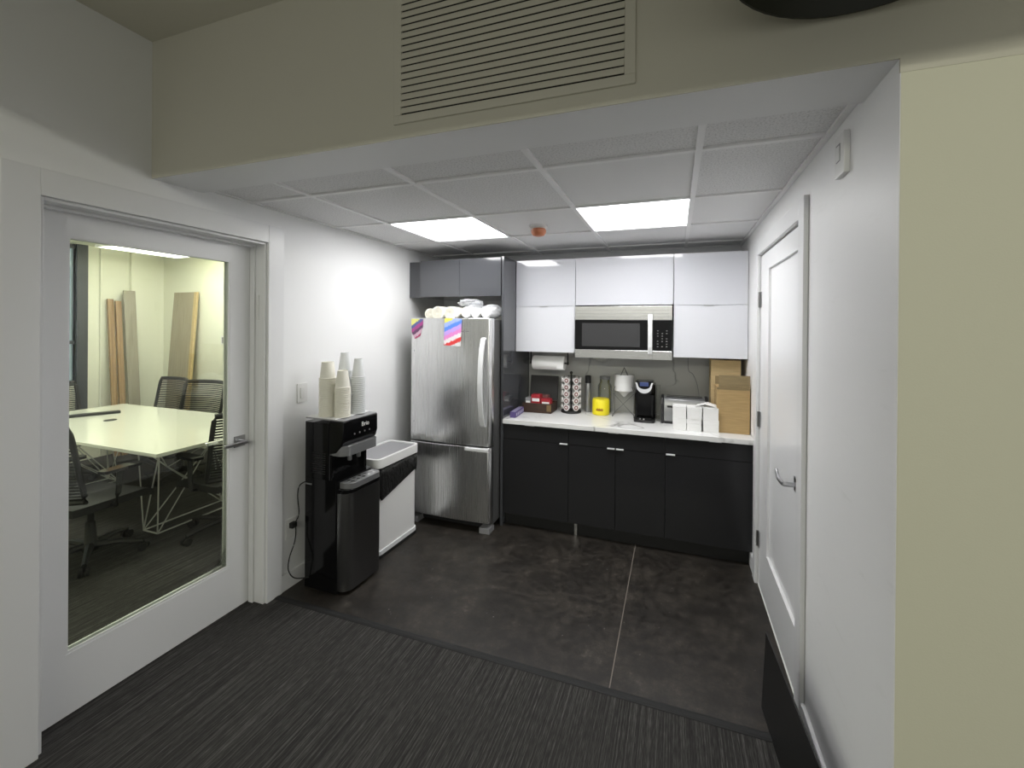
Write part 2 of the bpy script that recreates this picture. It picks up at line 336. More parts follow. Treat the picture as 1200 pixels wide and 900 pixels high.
# baseboards
def base(name, x0, x1, y0, y1, h=0.105):
    struct(name, bx(x0, x1, y0, y1, 0, h), M['trim'], bevel=0.004)
base('baseboard_left', XL, XL+0.014, 2.01, 3.15); base('baseboard_right', XR-0.016, XR, Y0, 2.068)
base('baseboard_right', XR-0.016, XR, 3.225, 3.375)
# door casing left
bm = BM(); x0, x1 = XL, XL+0.018
box(bm, x0, x1, OY0-0.105, OY0, 0, OZ+0.105); box(bm, x0, x1, OY1, OY1+0.105, 0, OZ+0.105); box(bm, x0, x1, OY0, OY1, OZ, OZ+0.105)
box(bm, xl2+0.001, XL, OY0, OY0+0.016, 0, OZ); box(bm, xl2+0.001, XL, OY1-0.012, OY1, 0, OZ); box(bm, xl2+0.001, XL, OY0+0.016, OY1-0.012, OZ-0.014, OZ)
box(bm, XL-0.108, XL-0.072, OY1-0.024, OY1-0.012, 0, OZ-0.014); box(bm, XL-0.108, XL-0.072, OY0+0.016, OY1-0.024, OZ-0.028, OZ-0.014)
fr = struct('trim_6', bm, M['trim'], bevel=0.0025)
obj('strike_plate', bx(XL-0.066, XL-0.045, OY1-0.017, OY1-0.0115, 1.70, 1.85), M['whitep'], fr)
# glass door (door_1)
d = bpy.data.objects.new('door_1', None); C.objects.link(d); d['kind'] = 'structure'
xa, xb = XL-0.152, XL-0.110; gy0, gy1, gz0, gz1 = 1.066, 1.764, 0.268, 2.040
bm = BM(); dy0, dy1 = OY0+0.018, OY1-0.014
box(bm, xa, xb, dy0, gy0, 0.008, OZ-0.017); box(bm, xa, xb, gy1, dy1, 0.008, OZ-0.017); box(bm, xa, xb, gy0, gy1, 0.008, gz0); box(bm, xa, xb, gy0, gy1, gz1, OZ-0.017)
obj('door_frame', bm, M['door'], d)
bm = BM()
for x in (xb-0.010, xa+0.002):
    box(bm, x, x+0.008, gy0, gy0+0.009, gz0, gz1); box(bm, x, x+0.008, gy1-0.009, gy1, gz0, gz1); box(bm, x, x+0.008, gy0+0.009, gy1-0.009, gz0, gz0+0.012); box(bm, x, x+0.008, gy0+0.009, gy1-0.009, gz1-0.009, gz1)
obj('glazing_bead', bm, M['door'], d)
obj('glass_pane', bx(xa+0.018, xa+0.024, gy0+0.001, gy1-0.001, gz0+0.001, gz1-0.001), M['glass'], d)
def lever(name, parent, x, y, z, sx, ydir, mt):
    bm = BM(); box(bm, min(x, x+0.008*sx), max(x, x+0.008*sx), y-0.032, y+0.032, z-0.032, z+0.032)
    lathe(bm, [(0.010, 0.004), (0.010, 0.055)] if sx > 0 else [(0.010, -0.004), (0.010, -0.055)], 12, (x, y, z), 'x')
    h = obj(name, bm, mt, parent)
    bm = BM(); a, b = sorted((y+0.012*-ydir, y+0.125*ydir)); xs = sorted((x+0.045*sx, x+0.062*sx))
    box(bm, xs[0], xs[1], a, b, z-0.009, z+0.009, bev=0.004); obj('lever', bm, mt, h)
lever('door_handle', d, xb, 1.822, 0.985, 1, -1, M['nickel']); lever('door_handle', d, xa, 1.822, 0.985, -1, -1, M['chrome'])
# right door (door_2)
d = bpy.data.objects.new('door_2', None); C.objects.link(d); d['kind'] = 'structure'
sx0, sx1 = XR+0.004, XR+0.044; ya, yb = DY0+0.006, DY1-0.006; py0, py1, pz0, pz1 = 2.30, 2.99, 0.30, 2.035
py0, py1 = 2.245, 2.875+0.02
bm = BM(); box(bm, sx0, sx1, ya, py0, 0.01, DZ-0.008); box(bm, sx0, sx1, py1, yb, 0.01, DZ-0.008); box(bm, sx0, sx1, py0, py1, 0.01, pz0); box(bm, sx0, sx1, py0, py1, pz1, DZ-0.008)
obj('door_frame', bm, M['door'], d)
obj('door_panel', bx(sx0+0.014, sx1-0.006, py0, py1, pz0, pz1), M['door'], d)
bm = BM(); box(bm, sx0-0.003, sx0, 2.215, 2.275, 0.925, 0.99); lathe(bm, [(0.011, 0.0), (0.011, -0.055)], 12, (sx0, 2.245, 0.957), 'x')
h = obj('door_handle', bm, M['nickel'], d)
bm = BM(); tube(bm, [(sx0-0.052, 2.245, 0.957), (sx0-0.058, 2.31, 0.958), (sx0-0.056, 2.365, 0.985)], [0.010, 0.009, 0.008], 10); obj('lever', bm, M['nickel'], h, smooth=True)
for z in (1.86, 1.08, 0.30):
    bm = BM(); tube(bm, [(XR-0.006, 3.136, z-0.05), (XR-0.006, 3.136, z+0.05)], 0.007, 8); box(bm, XR-0.001, XR+0.003, 3.100, 3.165, z-0.05, z+0.05); obj('hinge', bm, M['nickel'], d)
bm = BM(); cw = 0.085
for (a, b, z0, z1) in ((DY0-cw, DY0-0.001, 0, DZ+cw), (DY1+0.001, DY1+cw, 0, DZ+cw), (DY0-0.001, DY1+0.001, DZ, DZ+cw)):
    box(bm, XR-0.020, XR-0.0005, a, b, z0, z1)
struct('trim_7', bm, M['trim'], bevel=0.003)
# backsplash
bm = BM(); box(bm, -1.353, XR-0.001, YB-0.012, YB, 0.90, 1.47); struct('trim_8', bm, M['splash'])
# conference room shell
XC, YC, ZK = -6.80, 4.00, 2.62
bm = BM(); box(bm, XC-0.1, xl2, YC, YC+0.1, 0, ZK); struct('wall_conference_north', bm, M['confwall'])
bm = BM(); box(bm, XC-0.1, xl2, -0.1, 0.0, 0, ZK); struct('wall_conference_south', bm, M['confwall'])
bm = BM(); wy0, wy1, wz0 = 0.9, 3.07, 0.92
box(bm, XC-0.1, XC, wy1, YC, 0, ZK); box(bm, XC-0.1, XC, 0, wy1, 0, wz0); box(bm, XC-0.1, XC, 0, wy0, wz0, ZK)
box(bm, XC, XC+0.05, 3.60, 3.735, 0, ZK)
struct('wall_conference_west', bm, M['confwall'])
bm = BM(); box(bm, XC-0.1, xl2, 0, YC, ZK, ZK+0.1); struct('ceiling', bm, M['confwall'])
w = bpy.data.objects.new('window_1', None); C.objects.link(w); w['kind'] = 'structure'
bm = BM(); box(bm, XC-0.07, XC+0.03, 3.07, 3.17, wz0-0.6, ZK)
for y in (wy0, 1.95): box(bm, XC-0.07, XC-0.01, y, y+0.06, wz0, ZK)
box(bm, XC-0.07, XC-0.01, wy0, wy1, wz0, wz0+0.05); box(bm, XC-0.07, XC-0.01, wy0, wy1, 1.42, 1.46); box(bm, XC-0.07, XC-0.01, wy0, wy1, ZK-0.05, ZK)
obj('window_frame', bm, M['post'], w)
obj('window_pane', bx(XC-0.045, XC-0.038, wy0+0.01, wy1-0.01, wz0+0.02, ZK-0.02), M['wglass'], w)
bm = BM(); lathe(bm, [(0.011, 0.02), (0.011, ZK-0.005)], 10, (XC+0.012, 3.30, 0)); struct('trim_9', bm, M['confwall'])

# ================================================================== CEILING LIGHTS etc
for k, (x, lab) in enumerate(((0.083-0.65, 'square white ceiling light panel nearest the right wall'), (0.083-0.65*3, 'square white ceiling light panel nearest the fridge side'))):
    t = thing('ceiling_light', lab, 'ceiling light', (x+0.325, 1.801+0.65+0.325, ZC-0.004), 0, 'kitchen ceiling light panels')
    bm = BM(); h = 0.322
    for (a, b, c_, d_) in ((-h, h, -h, -h+0.014), (-h, h, h-0.014, h), (-h, -h+0.014, -h+0.014, h-0.014), (h-0.014, h, -h+0.014, h-0.014)): box(bm, a, b, c_, d_, 0.0, 0.022)
    obj('frame', bm, M['bar'], t)
    obj('diffuser', bx(-h+0.014, h-0.014, -h+0.014, h-0.014, 0.004, 0.018), M['panel_light'], t)
t = thing('ceiling_light', 'white hanging light panel in the glass-walled meeting room', 'ceiling light', (-5.35, 3.25, 2.50))
bm = BM()
for a in ((-0.62, 0.62, -0.40, -0.385), (-0.62, 0.62, 0.385, 0.40), (-0.62, -0.605, -0.385, 0.385), (0.605, 0.62, -0.385, 0.385)): box(bm, *a, 0.0, 0.03)
obj('frame', bm, M['bar'], t); obj('diffuser', bx(-0.605, 0.605, -0.385, 0.385, 0.004, 0.026), M['conf_light'], t)
for sx in (-0.5, 0.5):
    bm = BM(); tube(bm, [(sx, 0, 0.026), (sx, 0, ZK-2.50)], 0.004, 6); obj('suspension_wire', bm, M['bar'], t)
area('meeting_room_fill', (-4.3, 1.6, 2.56), (0, 0, 0), 1.6, 0.7, 42, (1.0, 1.0, 0.84))  # unseen fill light added to brighten the meeting room
# smoke detector
t = thing('smoke_detector', 'round ceiling smoke detector under an orange dust cover', 'smoke detector', (-0.905, 2.84, ZC))
bm = BM(); lathe(bm, [(0.062, 0), (0.062, -0.012), (0.052, -0.022), (0.040, -0.026)], 28); obj('base', bm, M['whitep'], t, smooth=True)
bm = BM(); lathe(bm, [(0.046, -0.022), (0.053, -0.032), (0.051, -0.052), (0.040, -0.068), (0.018, -0.075)], 28); obj('cover', bm, M['orange'], t, smooth=True)
# pendant dome
t = thing('pendant_lamp', 'dark dome pendant lamp hanging by the beam above the right wall', 'lamp', (0.405, 0.964, 2.47))
bm = BM(); R0 = 0.322
prof = [(R0, 0.0), (R0, 0.012), (R0*0.96, 0.05), (R0*0.82, 0.13), (R0*0.58, 0.20), (R0*0.28, 0.245), (0.03, 0.26)]
inn = [(0.024, 0.252), (R0*0.27, 0.238), (R0*0.56, 0.194), (R0*0.80, 0.126), (R0*0.94, 0.05), (R0-0.005, 0.0)]
lathe(bm, prof+inn, 48, cap0=False, cap1=False)
q = bm.verts[:]; n = 48; L = len(prof+inn)
bm.verts.ensure_lookup_table()
for k in range(n): bm.faces.new((bm.verts[k], bm.verts[(k+1) % n], bm.verts[(L-1)*n+(k+1) % n], bm.verts[(L-1)*n+k]))
obj('lamp_shade', bm, M['dome'], t, smooth=True)
bm = BM(); lathe(bm, [(0.025, 0.25), (0.025, 0.30), (0.006, 0.31), (0.006, ZH-2.47-0.02), (0.05, ZH-2.47-0.02), (0.05, ZH-2.47)], 16); obj('stem', bm, M['dome'], t, smooth=True)
bm = BM(); lathe(bm, [(0.018, 0.252), (0.02, 0.2), (0.035, 0.16), (0.03, 0.13), (0.012, 0.118)], 16); obj('bulb', bm, M['greyp'], t, smooth=True)
# vent grille
t = thing('vent_grille', 'large louvred air vent grille on the beam above the kitchen', 'vent', (-0.545, Y0-0.005, 2.40))
bm = BM(); hw = 0.428
for a in ((-0.425, hw, 0.0, 0.03), (-0.425, hw, 0.545, 0.575), (-0.425, -0.393, 0.03, 0.545), (0.395, hw, 0.03, 0.545)): box(bm, a[0], a[1], -0.008, 0, a[2], a[3])
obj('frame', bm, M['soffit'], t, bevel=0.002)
obj('backing', bx(-0.393, 0.395, -0.001, 0.0, 0.03, 0.545), mat('vent_duct_dark', (0.03, 0.03, 0.025), 0.9), t)
bm = BM()
for k in range(21):
    z = 0.036+k*0.0245; rt = Matrix.Translation((0, -0.008, z+0.008)) @ Matrix.Rotation(math.radians(-12), 4, 'X'); box(bm, -0.393, 0.395, -0.0008, 0.0008, -0.0112, 0.0112, rot=rt)
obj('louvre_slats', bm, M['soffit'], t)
# thermostat on right wall
t = thing('wall_thermostat', 'small white thermostat high on the wall right of the door', 'thermostat', (XR, 1.672, 2.247))
obj('housing', bx(-0.018, 0, -0.042, 0.042, -0.068, 0.068, bev=0.004), M['whitep'], t)
bm = BM(); box(bm, -0.0195, -0.018, -0.012, 0.022, -0.02, 0.038); obj('slot_cover', bm, M['greyp'], t); obj('inner_plate', bx(-0.0215, -0.0195, -0.010, 0.017, -0.018, 0.030), M['whitep'], t)
# light switch
t = thing('light_switch', 'white rocker light switch on the wall above the water dispenser', 'light switch', (XL, 2.165, 1.228))
obj('plate', bx(0, 0.006, -0.04, 0.04, -0.062, 0.062, bev=0.002), M['whitep'], t); obj('rocker', bx(0.006, 0.011, -0.018, 0.018, -0.034, 0.034, bev=0.002), M['whitep'], t)
t = thing('power_outlet', 'white wall outlet with a black plug beside the water dispenser', 'outlet', (XL, 2.085, 0.375))
obj('plate', bx(0, 0.006, -0.038, 0.038, -0.062, 0.062, bev=0.002), M['whitep'], t)
bm = BM(); box(bm, 0.006, 0.035, -0.018, 0.018, 0.005, 0.038, bev=0.004)
pl = obj('power_cord', bm, M['rubber'])
bm = bmesh.new(); bm.from_mesh(pl.data)
tube(bm, cat([(0.03, 0.0, 0.02), (0.045, -0.002, 0.0), (0.04, -0.005, -0.08), (0.03, -0.035, -0.17), (0.04, -0.050, -0.24), (0.06, -0.02, -0.30), (0.12, 0.03, -0.31)]), 0.0035, 8)
tube(bm, cat([(0.03, 0.0, 0.03), (0.035, 0.03, 0.08), (0.03, 0.025, 0.20), (0.045, 0.03, 0.27), (0.10, 0.06, 0.30)]), 0.0035, 8)
bm.to_mesh(pl.data); bm.free()
pl.data.transform(Matrix.Translation((XL, 2.085, 0.375))); CORD = pl

# ================================================================== FRIDGE
FX0, FX1, FY = -2.150, -1.388, 3.12
t = thing('refrigerator', 'tall stainless steel fridge with freezer door below', 'refrigerator', ((FX0+FX1)/2, 3.5, 0)); hx = (FX1-FX0)/2
obj('case', bx(-hx+0.004, hx-0.004, -0.30, 0.40, 0.055, 1.725, bev=0.006), M['gcase'], t)
def fdoor(name, z0, z1):
    bm = BM(); poly = [(-hx, -0.305), (-hx, -0.345)]
    for k in range(13):
        a = k/12; x = -hx+0.02+(2*hx-0.04)*a; poly.append((x, -0.372-0.014*math.sin(PI*a)))
    poly += [(hx, -0.345), (hx, -0.305)]
    prism(bm, poly, z0, z1); return obj(name, bm, M['steel'], t, smooth=True, bevel=0.004)
dd = fdoor('fridge_door', 0.705, 1.738); ff = fdoor('freezer_door', 0.085, 0.692)
bm = BM(); zs = [0.86, 0.875, 0.95, 1.08, 1.22, 1.36, 1.49, 1.565, 1.58]; prev = None; rings = []
for z in zs:
    q = (z-0.86)/0.72; y = -0.385-0.070*math.sin(PI*q)**0.6 if 0 < q < 1 else -0.378
    rings.append([bm.verts.new((x, yy, z)) for x, yy in ((0.300, y), (0.340, y), (0.340, y+0.018), (0.300, y+0.018))])
for A, Bq in zip(rings, rings[1:]):
    for k in range(4): bm.faces.new((A[k], A[(k+1) % 4], Bq[(k+1) % 4], Bq[k]))
bm.faces.new(rings[0]); bm.faces.new(rings[-1])
obj('door_handle', bm, M['pull'], dd, bevel=0.003)
obj('drawer_handle', bx(0.17, 0.375, -0.415, -0.38, 0.668, 0.694, bev=0.008), M['pull'], ff)
bm = BM(); box(bm, -hx+0.03, hx-0.03, -0.29, -0.26, 0.012, 0.08); obj('kick_grille', bm, M['blackm'], t)
for sx in (-1, 1):
    obj('foot', bx(sx*(hx-0.05)-0.045, sx*(hx-0.05)+0.045, -0.37, -0.27, 0.0, 0.045, bev=0.004), M['greyp'], t)
bm = BM(); box(bm, 0.09, 0.19, -0.3885, -0.387, 1.626, 1.631); obj('brand_strip', bm, M['greyp'], dd)
for z in (1.46, 0.86):
    bm = BM(); lathe(bm, [(0.006, -0.362), (0.006, -0.373), (0.003, -0.375)], 10, (-hx+0.05, 0, z), 'y'); obj('screw_cap', bm, M['greyp'], dd)
o = obj('magnet_card', bx(-0.078, 0.078, -0.0015, 0.0, -0.112, 0.112), M['rainbow']); o.location = (-1.725, FY-0.0095, 1.622); o.rotation_euler = (0, 0.03, 0)
tag(o, 'rainbow striped card stuck on the middle of the fridge door', 'magnet')
bm = BM(); prism(bm, [(-0.055, 0.085), (0.06, 0.085), (0.06, 0.02), (0.03, -0.06), (-0.02, -0.085), (-0.05, -0.03)], -0.001, 0.0, lambda p: (p[0], p[2], p[1]))
o = obj('magnet_card', bm, M['pinkish']); o.location = (-2.072, FY-0.0005, 1.645); tag(o, 'purple and pink card on the top left corner of the fridge', 'magnet')
# paper rolls on the fridge
FT = 1.7385
def roll(x, rr, lab, y=3.33, tilt=0.0, L=0.24, grp='white paper rolls on top of the fridge'):
    t = thing('paper_roll', lab, 'paper roll', (x, y, 1.7255+rr), tilt, grp)
    bm = BM(); lathe(bm, [(rr*0.30, -L/2+0.004), (rr*0.30, -L/2), (rr*0.94, -L/2), (rr, -L/2+0.005), (rr, L/2-0.005), (rr*0.94, L/2)], 24, (0, 0, 0), 'y'); obj('sheet_wrap', bm, M['cup'], t, smooth=True)
    bm = BM()
    pts = [((0.2+0.7*k/50)*rr*math.cos(k*0.42), -L/2-0.0006, (0.2+0.7*k/50)*rr*math.sin(k*0.42)) for k in range(50)]
    tube(bm, pts, 0.0018, 4); obj('spiral_edge', bm, mat('roll_edge_grey', (0.32, 0.30, 0.22), 0.8) if 'roll_edge_grey' not in bpy.data.materials else bpy.data.materials['roll_edge_grey'], t)
    return t
roll(-2.010, 0.048, 'leftmost white paper roll on the fridge top, turned sideways', 3.30, 0.22)
roll(-1.893, 0.056, 'second white paper roll from the left on the fridge top', 3.27)
roll(-1.775, 0.055, 'white paper roll on the fridge top beside the clear bag', 3.27)
# clear plastic bag with rolls
def blob(bm, c, rad, sub=3, amp=0.18, seed=0, k=9):
    from mathutils import noise as nz
    r_ = bmesh.ops.create_icosphere(bm, subdivisions=sub, radius=1.0)
    for v in r_['verts']:
        n = nz.noise(Vector((v.co.x*1.7+seed, v.co.y*1.7, v.co.z*1.7)))+0.5*nz.noise(v.co*4+Vector((seed, 3, 1)))
        p = v.co*(1+amp*n); v.co = Vector((c[0]+p.x*rad[0], c[1]+p.y*rad[1], c[2]+p.z*rad[2]))
t = thing('plastic_bag', 'crumpled clear plastic bag of white rolls on the fridge top', 'bag', (-1.555, 3.33, 1.7265))
bm = BM(); blob(bm, (-0.06, 0, 0.072), (0.105, 0.13, 0.066), 4, 0.16, 1); obj('bag_body', bm, M['wrap'], t, smooth=True)
bm = BM(); blob(bm, (0.085, 0, 0.070), (0.082, 0.13, 0.064), 4, 0.18, 5); obj('bag_body', bm, M['wrap'], t, smooth=True)
bm = BM(); blob(bm, (-0.10, -0.04, 0.150), (0.105, 0.05, 0.028), 4, 0.45, 9); obj('bag_neck', bm, M['wrap'], t, smooth=True)
for x, rr in ((-0.105, 0.048), (-0.02, 0.040), (0.075, 0.048)):
    bm = BM(); lathe(bm, [(rr*0.3, -0.105), (rr*0.9, -0.11), (rr, -0.10), (rr, 0.10), (rr*0.9, 0.11)], 20, (x, 0, rr+0.014), 'y'); obj('wrapped_roll', bm, M['paperw'], t, smooth=True)

# ================================================================== CABINETS
UY, ZT, ZB, ZM = 3.60, 2.262, 1.448, 1.852
# tall side panel
o = tag(obj('tall_side_panel', bx(-1.378, -1.357, 3.315, YB-0.001, 0.0, 2.262), M['dpanel'], bevel=0.001), 'tall glossy grey end panel between the fridge and the kitchen cabinets', 'panel')
# over-fridge cabinet
t = thing('wall_cabinet', 'charcoal two-door cabinet mounted above the fridge', 'cabinet', (-1.772, 3.66, 1.928), 0)
obj('carcass', bx(-0.395, 0.392, -0.335, 0.32, 0.0, 0.325), M['dpanel'], t)
for a, b in ((-0.393, -0.0015), (0.0015, 0.391)): obj('door', bx(a, b, -0.356, -0.336, 0.001, 0.325), M['dpanel'], t, bevel=0.0015)
obj('filler_strip', bx(-0.5405, -0.396, -0.300, -0.282, 0.0, 0.325), M['dpanel'], t)
def wallcab(name, lab, x0, x1, z0, splits, handle_x=None, tilt=0):
    t = thing(name, lab, 'cabinet', ((x0+x1)/2, YB, z0)); h = (x1-x0)/2; D = UY-YB
    obj('carcass', bx(-h+0.001, h-0.001, D+0.021, -0.013, 0.0, ZT-z0), M['wlac'], t)
    zz = [z0]+splits+[ZT]
    for a, b in zip(zz, zz[1:]):
        dd = obj('door', bx(-h+0.0015, h-0.0015, D, D+0.020, a-z0+0.0015, b-z0-0.0015), M['wlac'], t, bevel=0.001)
        if tilt and b == ZT:
            zc_ = b-z0; dd.data.transform(Matrix.Translation((0, D, a-z0)) @ Matrix.Rotation(tilt, 4, 'X') @ Matrix.Translation((0, -D, -(a-z0))))
        if handle_x is not None and a == z0:
            obj('edge_pull', bx(handle_x-0.035, handle_x+0.035, D-0.012, D+0.002, b-z0-0.003, b-z0+0.0005), M['nickel'], dd)
    return t
wallcab('wall_cabinet', 'white gloss wall cabinet over the paper towel roll', -1.355, -0.812, ZB, [ZM], -0.01)
wallcab('wall_cabinet', 'single-door white gloss wall cabinet directly above the microwave', -0.810, -0.013, ZM+0.006, [], tilt=0.020)
wallcab('wall_cabinet', 'white gloss wall cabinet above the cardboard boxes', -0.011, 0.524, ZB-0.012, [ZM], -0.01, tilt=0.014)
# microwave
mx0, mx1, mz0, mz1 = -0.806, -0.022, 1.412, 1.848
t = thing('microwave', 'stainless over-the-range microwave between the white wall cabinets', 'microwave', ((mx0+mx1)/2, YB, mz0)); h = (mx1-mx0)/2; H = mz1-mz0
D = 3.575-YB
obj('case', bx(-h, h, D+0.03, -0.013, 0.0, H), M['gcase'], t)
obj('top_vent_band', bx(-h, h, D, D+0.029, H-0.115, H), M['steelh'], t, bevel=0.002)
bm = BM()
for k in range(3): box(bm, -h+0.01, h-0.01, D-0.0015, D, H-0.035-k*0.028, H-0.033-k*0.028)
obj('vent_groove', bm, M['greyp'], t)
obj('bottom_band', bx(-h, h, D, D+0.029, 0.0, 0.072), M['steelh'], t, bevel=0.002)
dr = obj('door', bx(-h, 0.205, D, D+0.029, 0.0735, H-0.116), M['blackp'], t, bevel=0.002)
obj('door_window', bx(-h+0.06, 0.145, D-0.002, D, 0.100, H-0.142), mat('microwave_window', (0.045, 0.045, 0.047), 0.15), dr)
bm = BM(); zz = [(0.045, -0.006), (0.05, -0.028), (0.10, -0.040), (H/2, -0.045), (H-0.12, -0.040), (H-0.075, -0.028), (H-0.07, -0.006)]
rings = [[bm.verts.new((x, D+y+o2, z)) for x, o2 in ((0.210, 0), (0.243, 0), (0.243, 0.010), (0.210, 0.010))] for z, y in zz]
for A, Bq in zip(rings, rings[1:]):
    for k in range(4): bm.faces.new((A[k], A[(k+1) % 4], Bq[(k+1) % 4], Bq[k]))
bm.faces.new(rings[0]); bm.faces.new(rings[-1]); obj('door_handle', bm, M['pull'], dr, bevel=0.003)
cp = obj('control_panel', bx(0.247, h, D, D+0.029, 0.0735, H-0.116), M['blackp'], t, bevel=0.002)
bm = BM()
for i in range(7):
    for j in range(3):
        if (i*3+j) % 5 != 4: box(bm, 0.278+j*0.034, 0.290+j*0.034, D-0.001, D, 0.105+i*0.021, 0.111+i*0.021)
obj('button_marks', bm, mat('button_grey', (0.16, 0.16, 0.16), 0.5), cp)
bm = BM(); lathe(bm, [(0.011, D-0.001), (0.011, D-0.003)], 16, (-h+0.05, 0, 0.042), 'y'); obj('logo_badge', bm, M['chrome'], t)
obj('panel_seam', bx(0.2448, 0.2462, D-0.0012, D+0.001, 0.0, H-0.03), M['gcase'], t)
# base cabinets
BY, CH = 3.322, 0.862
def basecab(lab, x0, x1, doors, pulls, dpull):
    t = thing('base_cabinet', lab, 'cabinet', ((x0+x1)/2, YB, 0)); c = (x0+x1)/2; D = BY-YB
    obj('carcass', bx(x0-c+0.001, x1-c-0.001, D+0.021, -0.001, 0.10, CH), M['carc'], t)
    obj('toe_kick', bx(x0-c, x1-c, D+0.060, D+0.075, 0.0, 0.10), M['kick'], t)
    dw = obj('drawer', bx(x0-c+0.0018, x1-c-0.0018, D, D+0.020, 0.737, CH-0.004), M['dlac'], t, bevel=0.001)
    obj('edge_pull', bx(dpull-c-0.04, dpull-c+0.04, D-0.012, D+0.003, CH-0.0045, CH-0.001), M['pull'], dw)
    for (a, b, p0, p1) in doors:
        dd = obj('door', bx(a-c+0.0018, b-c-0.0018, D, D+0.020, 0.112, 0.733), M['dlac'], t, bevel=0.001)
        obj('edge_pull', bx(p0-c, p1-c, D-0.014, D+0.003, 0.7325, 0.741, bev=0.001), M['pull'], dd)
    return t
basecab('charcoal single-door base cabinet next to the grey end panel', -1.356, -0.795, [(-1.356, -0.795, -0.865, -0.803)], 0, -1.12)
basecab('charcoal base cabinet with a pair of doors, middle of the run', -0.795, -0.060, [(-0.795, -0.425, -0.487, -0.430), (-0.425, -0.060, -0.420, -0.363)], 0, -0.44)
basecab('charcoal wide single-door base cabinet beside the right wall', -0.060, 0.524, [(-0.060, 0.524, -0.055, 0.008)], 0, 0.28)
o = obj('cabinet_leg', bx(-0.012, 0.012, -0.01, 0.01, 0, 0.095, bev=0.003), M['chrome']); o.location = (-0.74, 3.368, 0)
tag(o, 'short metal cabinet leg standing before the toe kick under the middle cabinet', 'cabinet leg')
tag(obj('countertop', bx(-1.356, XR-0.001, 3.297, YB-0.013, CH+0.001, 0.900), M['quartz'], bevel=0.003), 'white quartz countertop with grey veins over the charcoal base cabinets', 'countertop')
ZT0 = 0.9005
# ================================================================== COUNTER ITEMS
def paperbox(x, y, z, sx, sy, sz, rz, lab):
    t = thing('paper_box', lab, 'box', (x, y, z), rz, 'small white boxes on the counter')
    obj('carton', bx(-sx/2, sx/2, -sy/2, sy/2, 0, sz-0.004), M['paperw'], t, bevel=0.0015); obj('lid', bx(-sx/2-0.001, sx/2+0.001, -sy/2-0.001, sy/2+0.001, sz*0.62, sz), M['paperw'], t, bevel=0.0015)
for i, (x, w_) in enumerate(((0.038, 0.098), (0.142, 0.104), (0.256, 0.108))):
    nm = ('leftmost', 'middle', 'rightmost')[i]; z = ZT0
    for k, lv in enumerate(('bottom', 'top')):
        paperbox(x, 3.48+0.004*k*(-1)**i, z, w_-0.003, 0.13, 0.088, 0.02*(-1)**(i+k), f'small white box, {lv} of the {nm} stack on the counter'); z += 0.0885
bm = BM()
for k in range(3):
    rt = Matrix.Rotation(0.05*k-0.05, 4, 'Z'); box(bm, -0.08, 0.07, -0.05, 0.05, 0.002*k, 0.002*k+0.0015, rot=rt)
prism(bm, [(-0.08, 0.006), (-0.01, 0.03), (0.06, 0.012), (0.065, 0.008), (-0.005, 0.024), (-0.075, 0.004)], -0.05, 0.05, lambda p: (p[0], p[2], p[1]))
o = tag(obj('folded_leaflet', bm, M['paperw']), 'curled white leaflet on top of the rightmost white box stack', 'leaflet'); o.location = (0.236, 3.48, ZT0+0.178); o.rotation_euler = (0, 0, -0.25)
# cardboard boxes
t = thing('cardboard_box', 'brown cardboard box with upright flap at the right end of the counter', 'box', (0.41, 3.545, ZT0), 0.0)
obj('box_body', bx(-0.112, 0.108, -0.10, 0.10, 0, 0.335), M['card'], t, bevel=0.002)
obj('flap', bx(-0.100, 0.108, -0.099, -0.096, 0.336, 0.425), M['card3'], t); obj('flap', bx(-0.110, 0.106, 0.085, 0.088, 0.336, 0.40), M['card3'], t)
obj('tape', bx(-0.113, 0.109, -0.1012, -0.1002, 0.318, 0.335), M['card3'], t)
t = thing('cardboard_box', 'light cardboard box standing behind the brown one', 'box', (0.39, 3.79, ZT0), 0.0)
obj('box_body', bx(-0.115, 0.10, -0.10, 0.10, 0, 0.52), M['card2'], t, bevel=0.002); obj('tape', bx(-0.02, 0.02, -0.1012, 0.1, 0.5202, 0.521), M['card3'], t)
# toaster
t = thing('toaster', 'chrome long-slot toaster behind the white boxes', 'toaster', (0.075, 3.70, ZT0), 0.0)
bm = BM(); prism(bm, [(-0.085, 0.02), (0.085, 0.02), (0.085, 0.15), (0.068, 0.195), (0.03, 0.212), (-0.03, 0.212), (-0.068, 0.195), (-0.085, 0.15)], -0.155, 0.155, lambda p: (p[2], p[0], p[1])); obj('body', bm, M['silverp'], t, smooth=True, bevel=0.004)
for sx in (-1, 1):
    bm = BM(); prism(bm, [(-0.09, 0.0), (0.09, 0.0), (0.09, 0.155), (0.072, 0.202), (0.032, 0.219), (-0.032, 0.219), (-0.072, 0.202), (-0.09, 0.155)], min(sx*0.155, sx*0.178), max(sx*0.155, sx*0.178), lambda p: (p[2], p[0], p[1])); obj('end_cap', bm, M['blackm'], t, bevel=0.004)
bm = BM()
for y in (-0.03, 0.03): box(bm, -0.135, 0.135, y-0.013, y+0.013, 0.211, 0.2135)
obj('slot', bm, M['blackp'], t)
obj('front_band', bx(-0.13, 0.13, -0.0875, -0.085, 0.13, 0.145), M['blackm'], t); obj('base', bx(-0.15, 0.15, -0.082, 0.082, 0.0, 0.02), M['blackm'], t)
bm = BM(); tube(bm, cat([(0.10, 3.80, 1.02), (0.19, 3.86, 1.06), (0.185, 3.93, 1.18), (0.15, 3.962, 1.27), (0.115, 3.966, 1.30), (0.11, 3.966, 1.40), (0.11, 3.966, 1.436)]), 0.003, 6)
pc = obj('power_cord', bm, M['greyp'], t, smooth=True); pc.data.transform(Matrix.Translation((-0.075, -3.70, -ZT0)))
